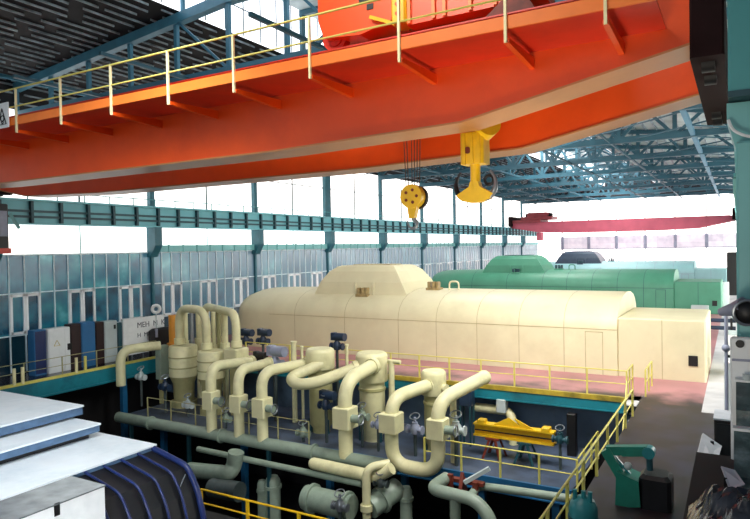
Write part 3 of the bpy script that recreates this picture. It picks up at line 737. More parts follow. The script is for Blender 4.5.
# header
hd = thing('header_pipe', (at(85, 414, YH).x, YH, HZ), 'long grey green header pipe along the platform front under the swan neck pipes', 'pipe')
xa, xb = -34.2, pb.x+.2
MB().tube([(xa, YH, -2.95), ((xa+xb)/2, YH, -2.98), (xb, YH, -3.0)], .33, 18).build('pipe_run', 'grey_pipe', hd)
for x in (-31.2, -25.4, -19.0): MB().cyl((x-.06, YH, -2.97), (x+.06, YH, -2.97), .42, 20).build('flange', 'grey_pipe', hd)
for x in (-33, -28, -22, -16): MB().box(x-.08, YH-.1, -8, x+.08, YH+.1, -3.25).build('support', 'teal_dark', hd)
# thin dark pipe
p = at(198, 449, 25.3); q = at(362, 484, 25.3)
o = single(MB().tube([p, q], .16, 12), 'pipe', 'grey_pipe', p, 'thin grey pipe running below the long header pipe', 'pipe')
p = at(314, 463.5, 25.3); q = at(376, 477, 25.3)
sh = thing('pipe', p, 'short thick pipe with a blunt end hanging under the header pipe', 'pipe')
MB().tube(fillet([p, q, q+V((.8, .1, .5))], .9), .29, 16).build('pipe_run', 'cream_pipe', sh)
MB().ball(p, .29, 16).build('end_cap', 'cream_pipe', sh)
p = at(366, 468, 24.8)
vp = thing('pipe', (p.x, 24.8, -8), 'thin pale vertical pipe with an elbow top in front of the header', 'pipe')
MB().tube(fillet([V((p.x+.8, 25.6, p.z+.1)), V((p.x, 24.8, p.z)), V((p.x, 24.8, -8))], .5), .2, 14).build('pipe_run', 'cream_pipe', vp)
MB().cyl((p.x, 24.8, at(365, 510, 24.8).z), (p.x, 24.8, at(365, 504, 24.8).z), .3, 16).build('collar', 'cream_pipe', vp)
# basement fat pipes
def fat(name, pts, r, m, label, fl=None):
    t = thing(name, pts[0], label, 'pipe')
    MB().tube(fillet(pts, r*2.2), r, 20).build('pipe_run', m, t)
    for p, d in (fl or []):
        p = V(p); d = V(d).normalized(); MB().cyl(p-d*.08, p+d*.08, r*1.22, 22).build('flange', m, t)
    return t
a = at(306, 497, 24.4); c = at(352, 508, 24.4)
fat('insulated_pipe', [a, c], .58, 'grey_pipe', 'fat grey lagged pipe low in the pit left of the pale vertical pipe', [(a+(c-a)*.15, c-a), (a+(c-a)*.9, c-a)])
a = at(370, 508, 25.0); c = at(398, 488, 26.6)
fat('insulated_pipe', [a, c], .52, 'grey_pipe', 'fat grey lagged pipe slanting behind the pale vertical pipe', [(a+(c-a)*.4, c-a)])
a = at(196, 478, 25.2); c = at(232, 484, 25.2)
fat('insulated_pipe', [at(190, 470, 24.6), at(229, 474, 24.6), at(234, 466, 24.9), at(236, 452, 24.9)], .42, 'grey_pipe', 'grey elbow pipe rising in the pit beside the white roofed container')
fat('insulated_pipe', [at(212, 488, 24.0), at(240, 492, 24.0)], .5, 'dark_pipe', 'dark horizontal drum pipe low in the pit under the grey elbow')
for u, v, r, lab in ((273, 486, .4, 'green grey upright cylinder standing in the dark pit'), (262, 490, .26, 'slim grey upright cylinder left of the green grey one in the pit'), (406, 498, .3, 'slim blue green upright pipe in the dark below the platform')):
    p = at(u, v, 26.6)
    t = thing('upright_pipe', (p.x, 26.6, -8), lab, 'pipe')
    MB().lathe((p.x, 26.6, 0), [(.01, p.z+.6), (r*.7, p.z+.55), (r, p.z+.35), (r, -8)], 18).build('shell', 'grey_pipe', t)
    MB().lathe((p.x, 26.6, 0), [(r, p.z-.1), (r*1.2, p.z-.1), (r*1.2, p.z+.06), (r, p.z+.06)], 18).build('flange', 'grey_pipe', t)
# pale blue-grey pipe at bottom centre
Y1 = 23.6
a = at(430, 489, Y1); z = a.z
pts = [at(446, 477, Y1+1.6), a, at(470, 499, Y1), at(490, 506, Y1), V((at(492, 519, Y1).x, Y1, -8))]
fat('drain_pipe', [at(446, 478, Y1+1.5), a, at(476, 500, Y1), at(491, 519, Y1-.2), at(494, 545, Y1-.2)], .26, 'grey_pipe', 'pale pipe bending down at the bottom centre of the picture')
p = at(455, 497, Y1)
single(MB().cyl((p.x, Y1, p.z), (p.x, Y1, -8), .22, 14), 'drain_pipe', 'grey_pipe', (p.x, Y1, -8), 'vertical pale pipe under the bent pipe at bottom centre', 'pipe')
fat('drain_pipe', [at(470, 497, 24.6), at(478, 486, 25.6), at(500, 488.5, 25.6), at(576, 499.5, 25.6)], .17, 'grey_pipe', 'long thin pale pipe running right towards the green tank')
# rusty frame
rf = thing('rusty_frame', at(462, 484, 25.4), 'rust red steel bracket frame with a pale bar above the bent pipe', 'frame')
q = at(463, 486, 25.2)
for d in ((-.9, 0, .1, .9, .3, .25), (-.6, -.3, -.3, -.4, -.1, .5), (.5, -.2, -.4, .7, 0, .3)): MB().box(q.x+d[0], q.y+d[1], q.z+d[2], q.x+d[3], q.y+d[4], q.z+d[5]).build('beam', 'rust', rf)
MB().bar(q+V((.1, -.1, .2)), q+V((1.1, .3, .85)), .16).build('pale_bar', 'grey_white', rf)
MB().prism([(q.y-.4, q.z-.3), (q.y+.4, q.z-.3), (q.y, q.z+.6)], 0, q.x-.1, q.x+.05).build('gusset', 'rust', rf)

# ------------------------------------------------ steam chests at the left
cY = 30.4
def chest(u0, u1, vt, vb, Y, label, neck=True, mt='cream_pipe'):
    c = at((u0+u1)/2, vt, Y); k = (c-V((0, 0, CAMZ))).dot(ROT @ V((0, 0, -1)))/F; r = (u1-u0)/2*k
    zb = at((u0+u1)/2, vb, Y-r).z
    t = thing('steam_chest', (c.x, Y, -3), label, 'steam chest')
    MB().lathe((c.x, Y, 0), [(.01, c.z+.05), (r*.95, c.z+.04), (r, c.z-.06), (r, zb)], 28).build('drum', mt, t)
    for f in (.35, .7): MB().lathe((c.x, Y, 0), [(r, c.z+(zb-c.z)*f-.05), (r*1.03, c.z+(zb-c.z)*f-.04), (r*1.03, c.z+(zb-c.z)*f+.04), (r, c.z+(zb-c.z)*f+.05)], 28).build('band', 'cream_dark', t)
    MB().lathe((c.x, Y, 0), [(r*.98, zb), (r*.75, zb-.5), (r*.7, -2.6), (r*.9, -2.6), (r*.9, -3)], 28).build('lower_shell', 'cream_dark', t)
    return c, r
c1, q1 = chest(169, 197, 346, 379, cY, 'squat cream steam chest with banded drum, nearest the white notice board')
c2, q2 = chest(197.5, 224, 351, 381, cY-.6, 'squat cream steam chest with banded drum beside the cream box')
bx = at(235, 348, cY-.3)
t = thing('valve_casing', (bx.x, cY, -3), 'cream square valve casing at the right end of the steam chests', 'valve')
MB().bbox(bx.x-.55, cY-.8, at(235, 361, cY-.8).z, bx.x+.55, cY+.4, bx.z, .05).build('body', 'cream_pipe', t)
MB().box(bx.x-.3, cY-.5, -3, bx.x+.3, cY+.1, at(235, 360, cY-.8).z).build('pedestal', 'cream_dark', t)
lx = at(163, 345, cY)
t = thing('valve_casing', (lx.x, cY, -3), 'pale green narrow valve casing at the left end of the steam chests', 'valve')
MB().bbox(lx.x-.25, cY-.5, at(163, 378, cY).z, lx.x+.25, cY+.3, lx.z, .04).build('body', 'grey_pipe', t)
MB().box(lx.x-.15, cY-.3, -3, lx.x+.15, cY+.1, at(163, 377, cY).z).build('pedestal', 'cream_dark', t)
def hoop(u0, v0, u1, v1, vtop, Y0, Y1, r, label):
    a = at(u0, v0, Y0); b_ = at(u1, v1, Y1); zt = at((u0+u1)/2, vtop, (Y0+Y1)/2).z
    t = thing('bent_pipe', a, label, 'pipe')
    R = (a-b_).length/2; zt = zt
    MB().tube(fillet([a, V((a.x, a.y, zt)), V((b_.x, b_.y, zt)), b_], R*.97, 10), r, 16).build('pipe_run', 'cream_pipe', t)
    for p in (a, b_): MB().cyl(p, p+V((0, 0, .4)), r*1.3, 18).build('collar', 'cream_pipe', t)
hoop(179.5, 344, 207, 349, 309, cY, cY-.6, .27, 'cream hoop pipe bridging the two steam chests')
hoop(205, 338, 236.5, 347, 309.5, cY+3.2, cY-.2, .27, 'cream hoop pipe coming down onto the square valve casing')
for i, (u, v, vt, Y, r, m, lab) in enumerate(((186, 343, 312, cY+1.4, .17, 'cream_pipe', 'slim cream standpipe inside the first hoop, left'), (192, 342, 313, cY+1.6, .13, 'steel', 'slim bare steel standpipe inside the first hoop, middle'),
        (199, 340, 312, cY+2.2, .2, 'cream_pipe', 'slim cream standpipe inside the first hoop, right'), (214, 347, 312, cY+.6, .15, 'cream_pipe', 'slim cream standpipe between the two hoops'),
        (219, 345, 312, cY+1.4, .16, 'cream_dark', 'slim olive standpipe left inside the second hoop'), (225, 345, 311, cY+.9, .22, 'cream_pipe', 'slim cream standpipe on a thick foot inside the second hoop'),
        (173.5, 345, 315, cY+1.0, .3, 'orange_pipe', 'ochre standpipe left of the first hoop'))):
    a = at(u, v, Y); zt = at(u, vt, Y).z
    zb_ = -3 if i in (2, 3, 5) else a.z-1.0
    t = thing('standpipe', (a.x, Y, zb_), lab, 'pipe')
    MB().cyl((a.x, Y, zb_), (a.x, Y, zt), r, 14).build('pipe_run', m, t)
    MB().cyl((a.x, Y, a.z-.6), (a.x, Y, a.z+.15), r*1.5, 14).build('foot', m, t)
# slim T stands near the vessels
for u, v0, v1, Y, lab, tee in ((294, 366, 342, 30.5, 'slim cream vent post left of the olive based drum vessel', False), (392, 402, 360, 29.4, 'slim cream vent post with a crossbar right of the tallest drum vessel', True),
        (453.5, 428, 398, 28.2, 'slim cream post right of the smallest drum vessel', False), (302, 360, 347, 31.2, 'thin cream rod between the vent post and the olive based vessel', False), (347, 365, 345, 31, 'thin cream rod between the two larger drum vessels', False)):
    a = at(u, v0, Y); zt = at(u, v1, Y).z
    t = thing('vent_post', (a.x, Y, -3), lab, 'post')
    r = .16 if u not in (302, 347) else .09
    MB().cyl((a.x, Y, -3), (a.x, Y, zt), r, 12).build('post', 'cream_pipe', t)
    if tee: MB().cyl((a.x-.2, Y, zt-.08), (a.x+.55, Y, zt-.08), .11, 10).build('crossbar', 'cream_pipe', t)
    else: MB().cyl((a.x, Y, zt-.05), (a.x, Y, zt+.05), r*1.25, 12).build('cap', 'cream_pipe', t)

# ------------------------------------------------ valves and motors
def valve(u, v, Y, s, m, label, base=-3.0, motor=False, wheel=True, name='gate_valve', cat='valve'):
    p = at(u, v, Y); t = thing(name, (p.x, Y, base), label, cat)
    b = MB().lathe(p, [(.01, -.3*s), (.2*s, -.28*s), (.24*s, -.1*s), (.24*s, .1*s), (.15*s, .22*s), (.15*s, .3*s), (.01, .31*s)], 16)
    b.cyl(p+V((-.42*s, .05, -.08*s)), p+V((.42*s, -.05, -.08*s)), .14*s, 14)
    for q in (-.4, .4): b.cyl(p+V((q*s-.04, 0, -.08*s)), p+V((q*s+.04, 0, -.08*s)), .22*s, 16)
    b.build('body', m, t)
    MB().cyl(p, V((p.x, Y, base)), .09*s, 10).build('stem_pipe', 'dark_pipe', t)
    MB().cyl(p, p+V((0, 0, .55*s)), .07*s, 10).build('bonnet', m, t)
    if motor:
        MB().cyl(p+V((-.1*s, 0, .5*s)), p+V((.6*s, -.05, .5*s)), .24*s, 16).build('motor', m, t)
        MB().bbox(p.x-.35*s, Y-.2*s, p.z+.3*s, p.x-.05*s, Y+.2*s, p.z+.75*s, .04).build('gear_head', m, t)
    if wheel: MB().ring(p+V((0, -.02, .6*s)), (0, -.5, 1), .25*s, .035*s, 18, 6).build('hand_wheel', 'steel', t)
    return t
valve(345, 421, 27.6, .9, 'motor_grey', 'grey motor valve at the foot of the tallest drum vessel, left side')
valve(362, 415, 28.2, .9, 'grey_pipe', 'grey green valve between valve box and tallest drum vessel')
valve(378, 424, 28.0, .8, 'motor_grey', 'small grey valve in front of the tallest drum vessel foot')
valve(386, 425, 28.4, .9, 'cream_pipe', 'cream valve right at the foot of the tallest drum vessel')
valve(326, 404, 28.0, 1.0, 'motor_blue', 'blue motor valve in front of the olive lower shell', motor=True)
valve(303, 432, 27.5, .9, 'grey_pipe', 'pale valve at the platform front between the riser pipes', wheel=True)
valve(456, 428, 27.8, 1.1, 'grey_white', 'pale round valve right of the last cream riser pipe')
valve(415, 428, 28.2, 1.0, 'motor_grey', 'grey valve standing between the two U shaped risers', motor=False)
valve(188, 404, 28.5, .9, 'grey_white', 'pale green valve in the dark below the steam chests')
valve(165, 386, 28.5, 1.0, 'motor_blue', 'blue valve in the dark left below the steam chests')
valve(141, 376, 29, .9, 'grey_white', 'small pale valve in the dark beside the left curved pipe')
valve(226, 418, 27.6, .8, 'grey_pipe', 'grey green valve between the first two riser pipes')
valve(275, 362, 30.2, 1.35, 'motor_grey', 'bulky grey motor drive at the ends of two cream swan necks', motor=True, wheel=False, name='valve_motor', cat='motor')
valve(259, 363, 30.8, 1.0, 'steel_dark', 'black motor drive left of the bulky grey one', motor=True, wheel=False, name='valve_motor', cat='motor')
valve(246, 340, 33.0, 1.05, 'motor_blue', 'dark blue motor drive against the cream turbine, left of a similar one', base=0, motor=True, wheel=False, name='valve_motor', cat='motor')
valve(263, 340, 33.0, 1.05, 'motor_blue', 'dark blue motor drive against the cream turbine above the black drive', base=0, motor=True, wheel=False, name='valve_motor', cat='motor')
valve(337, 345, 31.4, 1.0, 'motor_blue', 'dark blue motor drive between the two larger drum vessels', motor=True, wheel=False, name='valve_motor', cat='motor')
valve(381, 482, 25.2, .8, 'dark_pipe', 'dark valve by the elbow of the pale vertical pipe')
valve(268, 502, 22.6, 1.0, 'steel', 'bright steel valve low in the pit behind the yellow rail') if False else None
valve(340, 505, 23.2, .9, 'steel', 'bright steel valve on the fat lagged pipe low in the pit', base=-6)
valve(560, 438, 29.5, .8, 'teal_dark', 'dark small valve at the right end of the yellow lifting beam')

# yellow lifting beam on trestles
lb0 = at(475, 428, 29.8); lb1 = at(555, 438, 29.8)
lbm = (lb0+lb1)/2; zc = lbm.z
lb = thing('lifting_beam', (lbm.x, 29.8, -3), 'bright yellow lifting beam laid on trestles on the sunken platform', 'lifting beam')
x0, x1 = lb0.x, lb1.x
bm_ = MB().box(x0, 29.75, zc-.28, x1, 29.85, zc+.28).box(x0, 29.55, zc+.24, x1, 30.05, zc+.32).box(x0, 29.55, zc-.32, x1, 30.05, zc-.24)
bm_.build('beam', 'yellow', lb)
MB().prism([(x0+1.0, zc+.32), (x0+1.8, zc+.75), (x0+2.4, zc+.4), (x1-1.9, zc+.75), (x1-.9, zc+.32)], 1, 29.62, 29.7).build('upper_plate', 'yellow', lb)
MB().box(x0+.1, 29.53, zc-.03, x1-.1, 29.57, zc+.03).build('edge_strip', 'steel_dark', lb)
for x in (x0+.4, x1-.4): MB().bbox(x-.2, 29.55, zc+.32, x+.2, 30.0, zc+.5, .03).build('lug', 'yellow', lb)
for i, x in enumerate((x0+1.0, x1-1.4)):
    tt = thing('trestle', (x, 29.8, -3), ('rust red' if i == 0 else 'dark teal')+' trestle carrying the '+('left' if i == 0 else 'right')+' part of the yellow lifting beam', 'trestle')
    mm = 'rust' if i == 0 else 'teal_dark'
    for s in (-1, 1):
        for yy in (29.5, 30.1): MB().bar((x+s*.45, yy+(yy-29.8)*.6, -3), (x+s*.12, yy, zc-.34), .1).build('leg', mm, tt)
    MB().box(x-.35, 29.45, zc-.42, x+.35, 30.15, zc-.33).build('top_bar', mm, tt)
    MB().bar((x-.35, 29.4, -2.4), (x+.35, 29.4, -2.4), .08).build('brace', mm, tt)
# cream pipe along the foundation wall
a = at(476, 407, 32.4); c = at(508, 411, 32.4)
wp = thing('wall_pipe', a, 'cream pipe with a downward elbow on the wall above the yellow lifting beam', 'pipe')
MB().tube(fillet([a, c, V((c.x+.3, 32.2, c.z-.3)), V((c.x+.35, 32.2, -3))], .5), .24, 14).build('pipe_run', 'cream_pipe', wp)
MB().bbox(at(502, 400, 32.1).x-.25, 31.85, at(502, 412, 32).z, at(502, 400, 32.1).x+.25, 32.4, at(502, 399, 32).z, .04).build('valve_box', 'grey_white', wp)
a = at(466, 400, 31)
t = thing('pump_stand', (a.x, 31, -3), 'dark blue pump stand with thin legs left of the lifting beam', 'pump')
MB().bbox(a.x-.35, 30.8, -.9, a.x+.35, 31.4, -.1, .05).build('pump_body', 'motor_blue', t)
for s in (-1, 1):
    for yy in (30.85, 31.35): MB().box(a.x+s*.28-.04, yy-.04, -3, a.x+s*.28+.04, yy+.04, -.85).build('leg', 'teal_dark', t)
for u, lab in ((572, 'dark small cabinet by the foundation wall right of the lifting beam'),):
    p = at(u, 424, 31.8); single(MB().bbox(p.x-.22, 31.6, -3, p.x+.22, 32, -.9), 'switch_box', 'black', (p.x, 31.8, -3), lab, 'cabinet')

# ================================================================== LEFT GALLERY CABINETS
def cabinet(u0, u1, vt, X, m, label, d=.7, parts=(), cat='cabinet', base=0.0):
    a = atX(u0, vt, X); b_ = atX(u1, vt, X); zt = (a.z+b_.z)/2
    t = thing('control_cabinet', (X-d/2, (a.y+b_.y)/2, 0), label, cat)
    MB().bbox(X-d, a.y, base, X, b_.y, zt, .03).build('body', m, t)
    return t, a.y, b_.y, zt
XC = -37.3
t, ya, yb, zt = cabinet(48, 70, 328, XC, 'white', 'white electrical cabinet with faint warning triangle and black lock on the left gallery')
ym = ya+(yb-ya)*.73
MB().box(XC, ya+.05, .15, XC+.03, ym-.02, zt-.06).build('door', 'white', t)
dr = MB().box(XC, ym+.02, .15, XC+.03, yb-.05, zt-.06).build('door', 'white', t)
MB().bbox(XC+.03, ym+.16, zt*.47, XC+.06, ym+.46, zt*.62, .02).build('lock', 'black', dr)
b = MB(); yc, zc2 = (ya+ym)/2, zt*.66
for a0, a1 in (((-.2, -.15), (.2, -.15)), ((.2, -.15), (0, .2)), ((0, .2), (-.2, -.15))): b.bar((XC+.035, yc+a0[0], zc2+a0[1]), (XC+.035, yc+a1[0], zc2+a1[1]), .05, .02)
b.build('warning_triangle', 'warn', t)
t, ya, yb, zt = cabinet(70.5, 81, 324, XC-.1, 'brown_dark', 'dark brown cabinet between the white and the blue cabinet'); MB().box(XC-.1, ya+.05, .1, XC-.07, yb-.05, zt-.08).build('door', 'brown_dark', t)
t, ya, yb, zt = cabinet(81.5, 95, 322, XC, 'blue_cab', 'tall blue cabinet on the left gallery'); MB().box(XC, ya+.05, .1, XC+.03, yb-.05, zt-.06).build('door', 'blue_cab', t)
t, ya, yb, zt = cabinet(95.5, 104, 322, XC-.1, 'brown_dark', 'dark brown cabinet between the blue and the grey cabinet'); MB().box(XC-.1, ya+.05, .1, XC-.07, yb-.05, zt-.08).build('door', 'brown_dark', t)
t, ya, yb, zt = cabinet(104.5, 117, 321, XC, 'grey_white', 'pale grey cabinet with a small black handle left of the notice board'); MB().box(XC, ya+.05, .1, XC+.03, yb-.05, zt-.06).build('door', 'grey_white', t)
MB().box(XC+.03, yb-.3, zt*.8, XC+.06, yb-.15, zt*.9).build('handle', 'black', t)
t, ya, yb, zt = cabinet(34, 46, 330, XC-.1, 'blue_cab', 'narrow dark blue cabinet left of the white cabinet'); MB().box(XC-.1, ya+.05, .1, XC-.07, yb-.05, zt-.08).build('door', 'navy', t)
# notice board
XB = -36.95
a = atX(123, 320, XB); c = atX(164, 314, XB); zt = (a.z+c.z)/2; zb = .3
nb = thing('notice_board', (XB, (a.y+c.y)/2, 0), 'large white notice board with dark lettering above the steam chests', 'notice board')
MB().box(XB-.12, a.y, zb, XB, c.y, zt).build('panel', 'white', nb)
MB().box(XB-.4, a.y-.25, 0, XB-.15, a.y+.05, zt-.2).box(XB-.4, c.y-.25, 0, XB-.15, c.y-.05, zt-.2).build('frame', 'teal_dark', nb)
MB().box(XB, a.y+.1, zb+.35, XB+.01, c.y-.1, zb+.4).build('stripe', 'sign_grey', nb)
def text(s, loc, size, m, parent, rot):
    cu = bpy.data.curves.new('lettering', 'FONT'); cu.body = s; cu.size = size; cu.extrude = .006; cu.materials.append(M[m])
    ob = bpy.data.objects.new('lettering', cu); COL.objects.link(ob); ob.parent = parent
    me = bpy.data.meshes.new_from_object(ob.evaluated_get(bpy.context.evaluated_depsgraph_get()))
    bpy.data.objects.remove(ob); ob = bpy.data.objects.new('lettering', me); COL.objects.link(ob); ob.parent = parent
    ob.location = V(loc)-V(parent['_o']); ob.rotation_euler = rot
    return ob
R90 = (math.pi/2, 0, math.pi/2)
L_ = c.y-a.y
text('MEH  M  K', (XB+.01, a.y+L_*.32, zt-.72), .55, 'sign_grey', nb, R90)
text('H  MHH', (XB+.01, a.y+L_*.32, zt-1.4), .45, 'sign_grey', nb, R90)
p = atX(156, 309, XB+.05)
lp = thing('gauge_lamp', (p.x, p.y, 0), 'round white lamp on a thin pole above the notice board', 'lamp')
MB().ring(p, (1, -.8, 0), .26, .12, 20, 8).build('lamp_ring', 'white', lp)
MB().cyl((p.x, p.y, 0), (p.x, p.y, p.z-.25), .04, 8).build('pole', 'grey_white', lp)
p = atX(156, 330, XB+.6)
dk_ = thing('floor_machine', (XB+.5, p.y+.3, 0), 'dark machine standing in front of the notice board lettering', 'machine')
MB().bbox(XB+.15, p.y-.4, 0, XB+.75, p.y+2.2, p.z+.1, .15).build('body', 'navy_dark', dk_)
MB().cyl((XB+.75, p.y-.1, p.z-.5), (XB+.75, p.y-.1, p.z+.1), .1, 10).build('sight_glass', 'motor_grey', dk_)

# ================================================================== WHITE ROOFED CONTAINER (lower left)
z3 = .8
c3 = atZ(157, 444, z3)
z2 = 1.3; c2_ = atZ(101, 423, z2); z1_ = 1.75; c1_ = atZ(84, 405, z1_)
def roof(c, z, x0, y0, th, label):
    t = thing('roof_panel', (c.x-2, c.y-3, z-th), label, 'roof panel')
    MB().box(x0, y0, z-.06, c.x, c.y, z).build('sheet', 'white_roof', t)
    MB().box(x0+.05, y0+.05, z-th, c.x-.04, c.y-.04, z-.06).build('edge_frame', 'roof_edge', t)
    return t
roof(c3, z3, c3.x-13, c3.y-12.5, .22, 'white sheet roof panel at the lower left, lowest and nearest of three')
roof(c2_, z2, c2_.x-12, c2_.y-11, .3, 'white sheet roof panel at the lower left, middle of three')
roof(c1_, z1_, c1_.x-12, c1_.y-10, .35, 'white sheet roof panel at the lower left, topmost and farthest of three')
ct = thing('covered_container', (c3.x-3, c3.y-5, -8), 'dark navy container frame with curved blue ribs under the white roof panels', 'container')
MB().box(c3.x-12.5, c3.y-12, -8, c3.x-.25, c3.y-.4, z3-.22).build('body', 'navy_dark', ct)
MB().box(c2_.x-11.5, c2_.y-10.5, z3, c2_.x-.3, c2_.y-.3, z2-.3).box(c1_.x-11.5, c1_.y-9.5, z2, c1_.x-.3, c1_.y-.3, z1_-.35).build('riser_block', 'navy_dark', ct)
e1, e2, e3 = at(190, 465, c3.y), at(200, 488, c3.y), at(207, 519, c3.y)
edge = [(c3.x-.05, z3-.12), (e1.x, e1.z), (e2.x, e2.z), (e3.x, e3.z), (e3.x+.2, -8)]
MB().prism([(x-.07, z-.05) for x, z in edge]+[(c3.x-.2, -8)], 1, 11.7, c3.y-.1).build('side_sheet', 'navy_dark', ct)
for k in range(6):
    y = c3.y-.12-k*.66
    MB().tube(fillet([V((x, y, z)) for x, z in edge], .3), .045 if k else .1, 10).build('rib', 'navy', ct)
MB().bar((e1.x+.1, c3.y-.3, e1.z-.2), (e3.x+.02, c3.y-2.6, e3.z-.6), .03).build('stay_wire', 'steel', ct)
# white box in front
zb = 1.0
cb = atZ(104.5, 485, zb)
wb = thing('white_box', (cb.x+.0, cb.y-2, -8), 'white cabinet with grey top and black slot in the lower left corner', 'cabinet')
xo = cb.x
MB().box(xo-1.5, cb.y-5.5, -8, xo, cb.y, zb-.04).build('body', 'white', wb)
MB().box(xo-1.52, cb.y-5.52, zb-.04, xo+.02, cb.y+.02, zb).build('top', 'grey_top', wb)
s = atX(57, 508, xo)
MB().bbox(xo-.01, s.y-.08, s.z-.2, xo+.015, s.y+.08, s.z+.14, .03).build('slot', 'black', wb)

# ================================================================== RIGHT AISLE
a = atZ(631, 503, 0)
dv = thing('workshop_hoist', (a.x, a.y, 0), 'green jib hoist with horizontal arm standing in the dark aisle', 'hoist')
Yd = a.y
def D(u, v, dy=0): return at(u, v, Yd+dy)
b = MB(); p = [D(618, 468), D(640, 478), D(642, 503), D(617, 503)]
b.prism([(q.x, q.z) for q in p], 1, Yd-.35, Yd+.45); b.build('body', 'green_mach', dv)
MB().bar(D(606, 449), D(622, 476), .28, .3, (0, 1, 0)).build('mast', 'green_mach', dv)
MB().bar(D(608, 448), D(630, 474), .06, .1, (0, 1, 0)).build('brace', 'teal_mach', dv)
arm = MB().bar(D(607, 450), D(648, 450), .26, .25).bar(D(622, 450.5), D(645, 450.5), .3, .27).build('arm', 'green_mach', dv)
q = D(649, 452)
MB().cyl(q+V((0, -.16, 0)), q+V((0, .16, 0)), .17, 16).build('arm_pulley', 'teal_mach', arm)
MB().cyl(q, D(650, 470), .09, 10).build('drop_tube', 'teal_dark', dv)
MB().ball(D(628, 466), .12, 10).build('knob', 'grey_white', dv)
MB().bbox(D(640, 480).x, Yd-.3, 0, D(672, 480).x, Yd+.6, D(655, 474).z, .1).build('load_box', 'steel_dark', dv)
# green tank
p = atZ(583, 535, 0)
Yt = p.y
p = at(583, 500, Yt)
tk = thing('green_tank', (p.x, Yt, 0), 'teal green cylinder tank with top nozzles at the bottom edge beside the yellow railing', 'tank')
k = (p-V((0, 0, CAMZ))).dot(ROT @ V((0, 0, -1)))/F
rt = 14*k; ztk = p.z
MB().lathe((p.x, Yt, 0), [(rt*.3, ztk+.12), (rt*.8, ztk), (rt, ztk-.2), (rt, .05), (rt*1.05, .05), (rt*1.05, 0)], 24).build('shell', 'teal_mach', tk)
for dx in (-.5, .1, .55): MB().cyl((p.x+dx*rt, Yt-.1, ztk-.05), (p.x+dx*rt, Yt-.1, ztk+.28), rt*.16, 12).build('nozzle', 'teal_mach', tk)
MB().lathe((p.x, Yt, 0), [(rt, ztk-.5), (rt*1.06, ztk-.5), (rt*1.06, ztk-.4), (rt, ztk-.4)], 24).build('band', 'teal_dark', tk)
# dark cabinet with white top
def rbox(name, u0, u1, vt, Y, dep, m, mt, label, cat):
    a = at(u0, vt, Y); b_ = at(u1, vt, Y)
    t = thing(name, ((a.x+b_.x)/2, Y+dep/2, 0), label, cat)
    MB().bbox(a.x, Y, 0, b_.x, Y+dep, a.z-.05, .03).build('body', m, t)
    MB().box(a.x-.02, Y-.02, a.z-.05, b_.x+.02, Y+dep+.02, a.z).build('top', mt, t)
    return t, a, b_
t, a, b_ = rbox('tool_cabinet', 714, 741, 418, 22.5, 1.2, 'black', 'pale_slab', 'black cabinet with pale top standing on the right aisle', 'cabinet')
MB().box(a.x+.08, 22.46, .15, b_.x-.08, 22.5, a.z-.15).build('door', 'steel_dark', t)
# leaning slab
t = thing('slab_board', atZ(705, 466, 0), 'pale square board lying tilted against the black cabinet', 'board')
q = [at(703, 433, 22.3), at(722, 446, 22.3), at(716, 466, 20.6), at(696, 460, 20.6)]
n = (q[1]-q[0]).cross(q[3]-q[0]).normalized()*.06
MB().loft([q, [p_+n for p_ in q]]).build('board', 'pale_slab', t)
MB().bar((q[3]+q[2])/2, V(((q[3].x+q[2].x)/2, 20.8, 0)), .1).bar((q[0]+q[1])/2-V((0,.2,0)), V(((q[0].x+q[1].x)/2, 22.1, 0)), .1).build('prop', 'steel_dark', t)
# big sloping grey green panel desk
def desk(u0, Y0, Y1, vt0, vt1, label, m, xw=1.2, zb=0):
    a = at(u0, vt0, Y1); c = at(u0, vt1, Y0)
    xl = min(a.x, c.x)
    t = thing('control_desk', (xl+xw/2, (Y0+Y1)/2, zb), label, 'control desk')
    MB().prism([(Y0, zb), (Y1, zb), (Y1, a.z), (Y1-.1, a.z), (Y0, c.z)], 0, xl, xl+xw).build('body', m, t)
    MB().box(xl-.01, Y1-.12, a.z, xl+xw, Y1+.01, a.z+.03).build('top_rim', 'white', t)
    return t, xl, a, c
MZ = 4.7
struct(MB().box(-.5, 4.6, MZ-.25, 9, 9.35, MZ).build('floor_mezzanine', 'concrete_dark'))
struct(MB().box(1.0, 6, 0, 1.4, 6.4, MZ-.25).build('column_mezzanine', 'teal_dark'))
t, xl, a, c = desk(734, 7.45, 8.25, 428, 476, 'grey green sloping desk nearest the camera at the right edge', 'panel_green', .8, MZ)
t, xl, a, c = desk(736, 8.5, 9.2, 380, 410, 'grey sloping desk with white rim under the floodlight', 'panel_green', .8, MZ)
MB().cyl((xl+.12, 9.1, a.z+.03), (xl+.12, 9.1, a.z+.1), .05, 14).build('dial', 'grey_white', t)
a = at(730, 337, 9.24); c = at(752, 337, 9.24)
t = thing('control_box', ((a.x+c.x)/2, 9.28, MZ), 'white control box with a dark dial behind the white rimmed desk', 'control box')
MB().bbox(a.x, 9.22, MZ, c.x, 9.34, a.z, .02).build('body', 'white', t)
k = at(740, 344, 9.2); MB().cyl((k.x, 9.2, k.z), (k.x, 9.23, k.z), .05, 16).build('dial', 'black', t)
MB().box(a.x+.02, 9.205, a.z-.3, c.x-.02, 9.222, a.z-.27).build('door_edge', 'motor_grey', t)
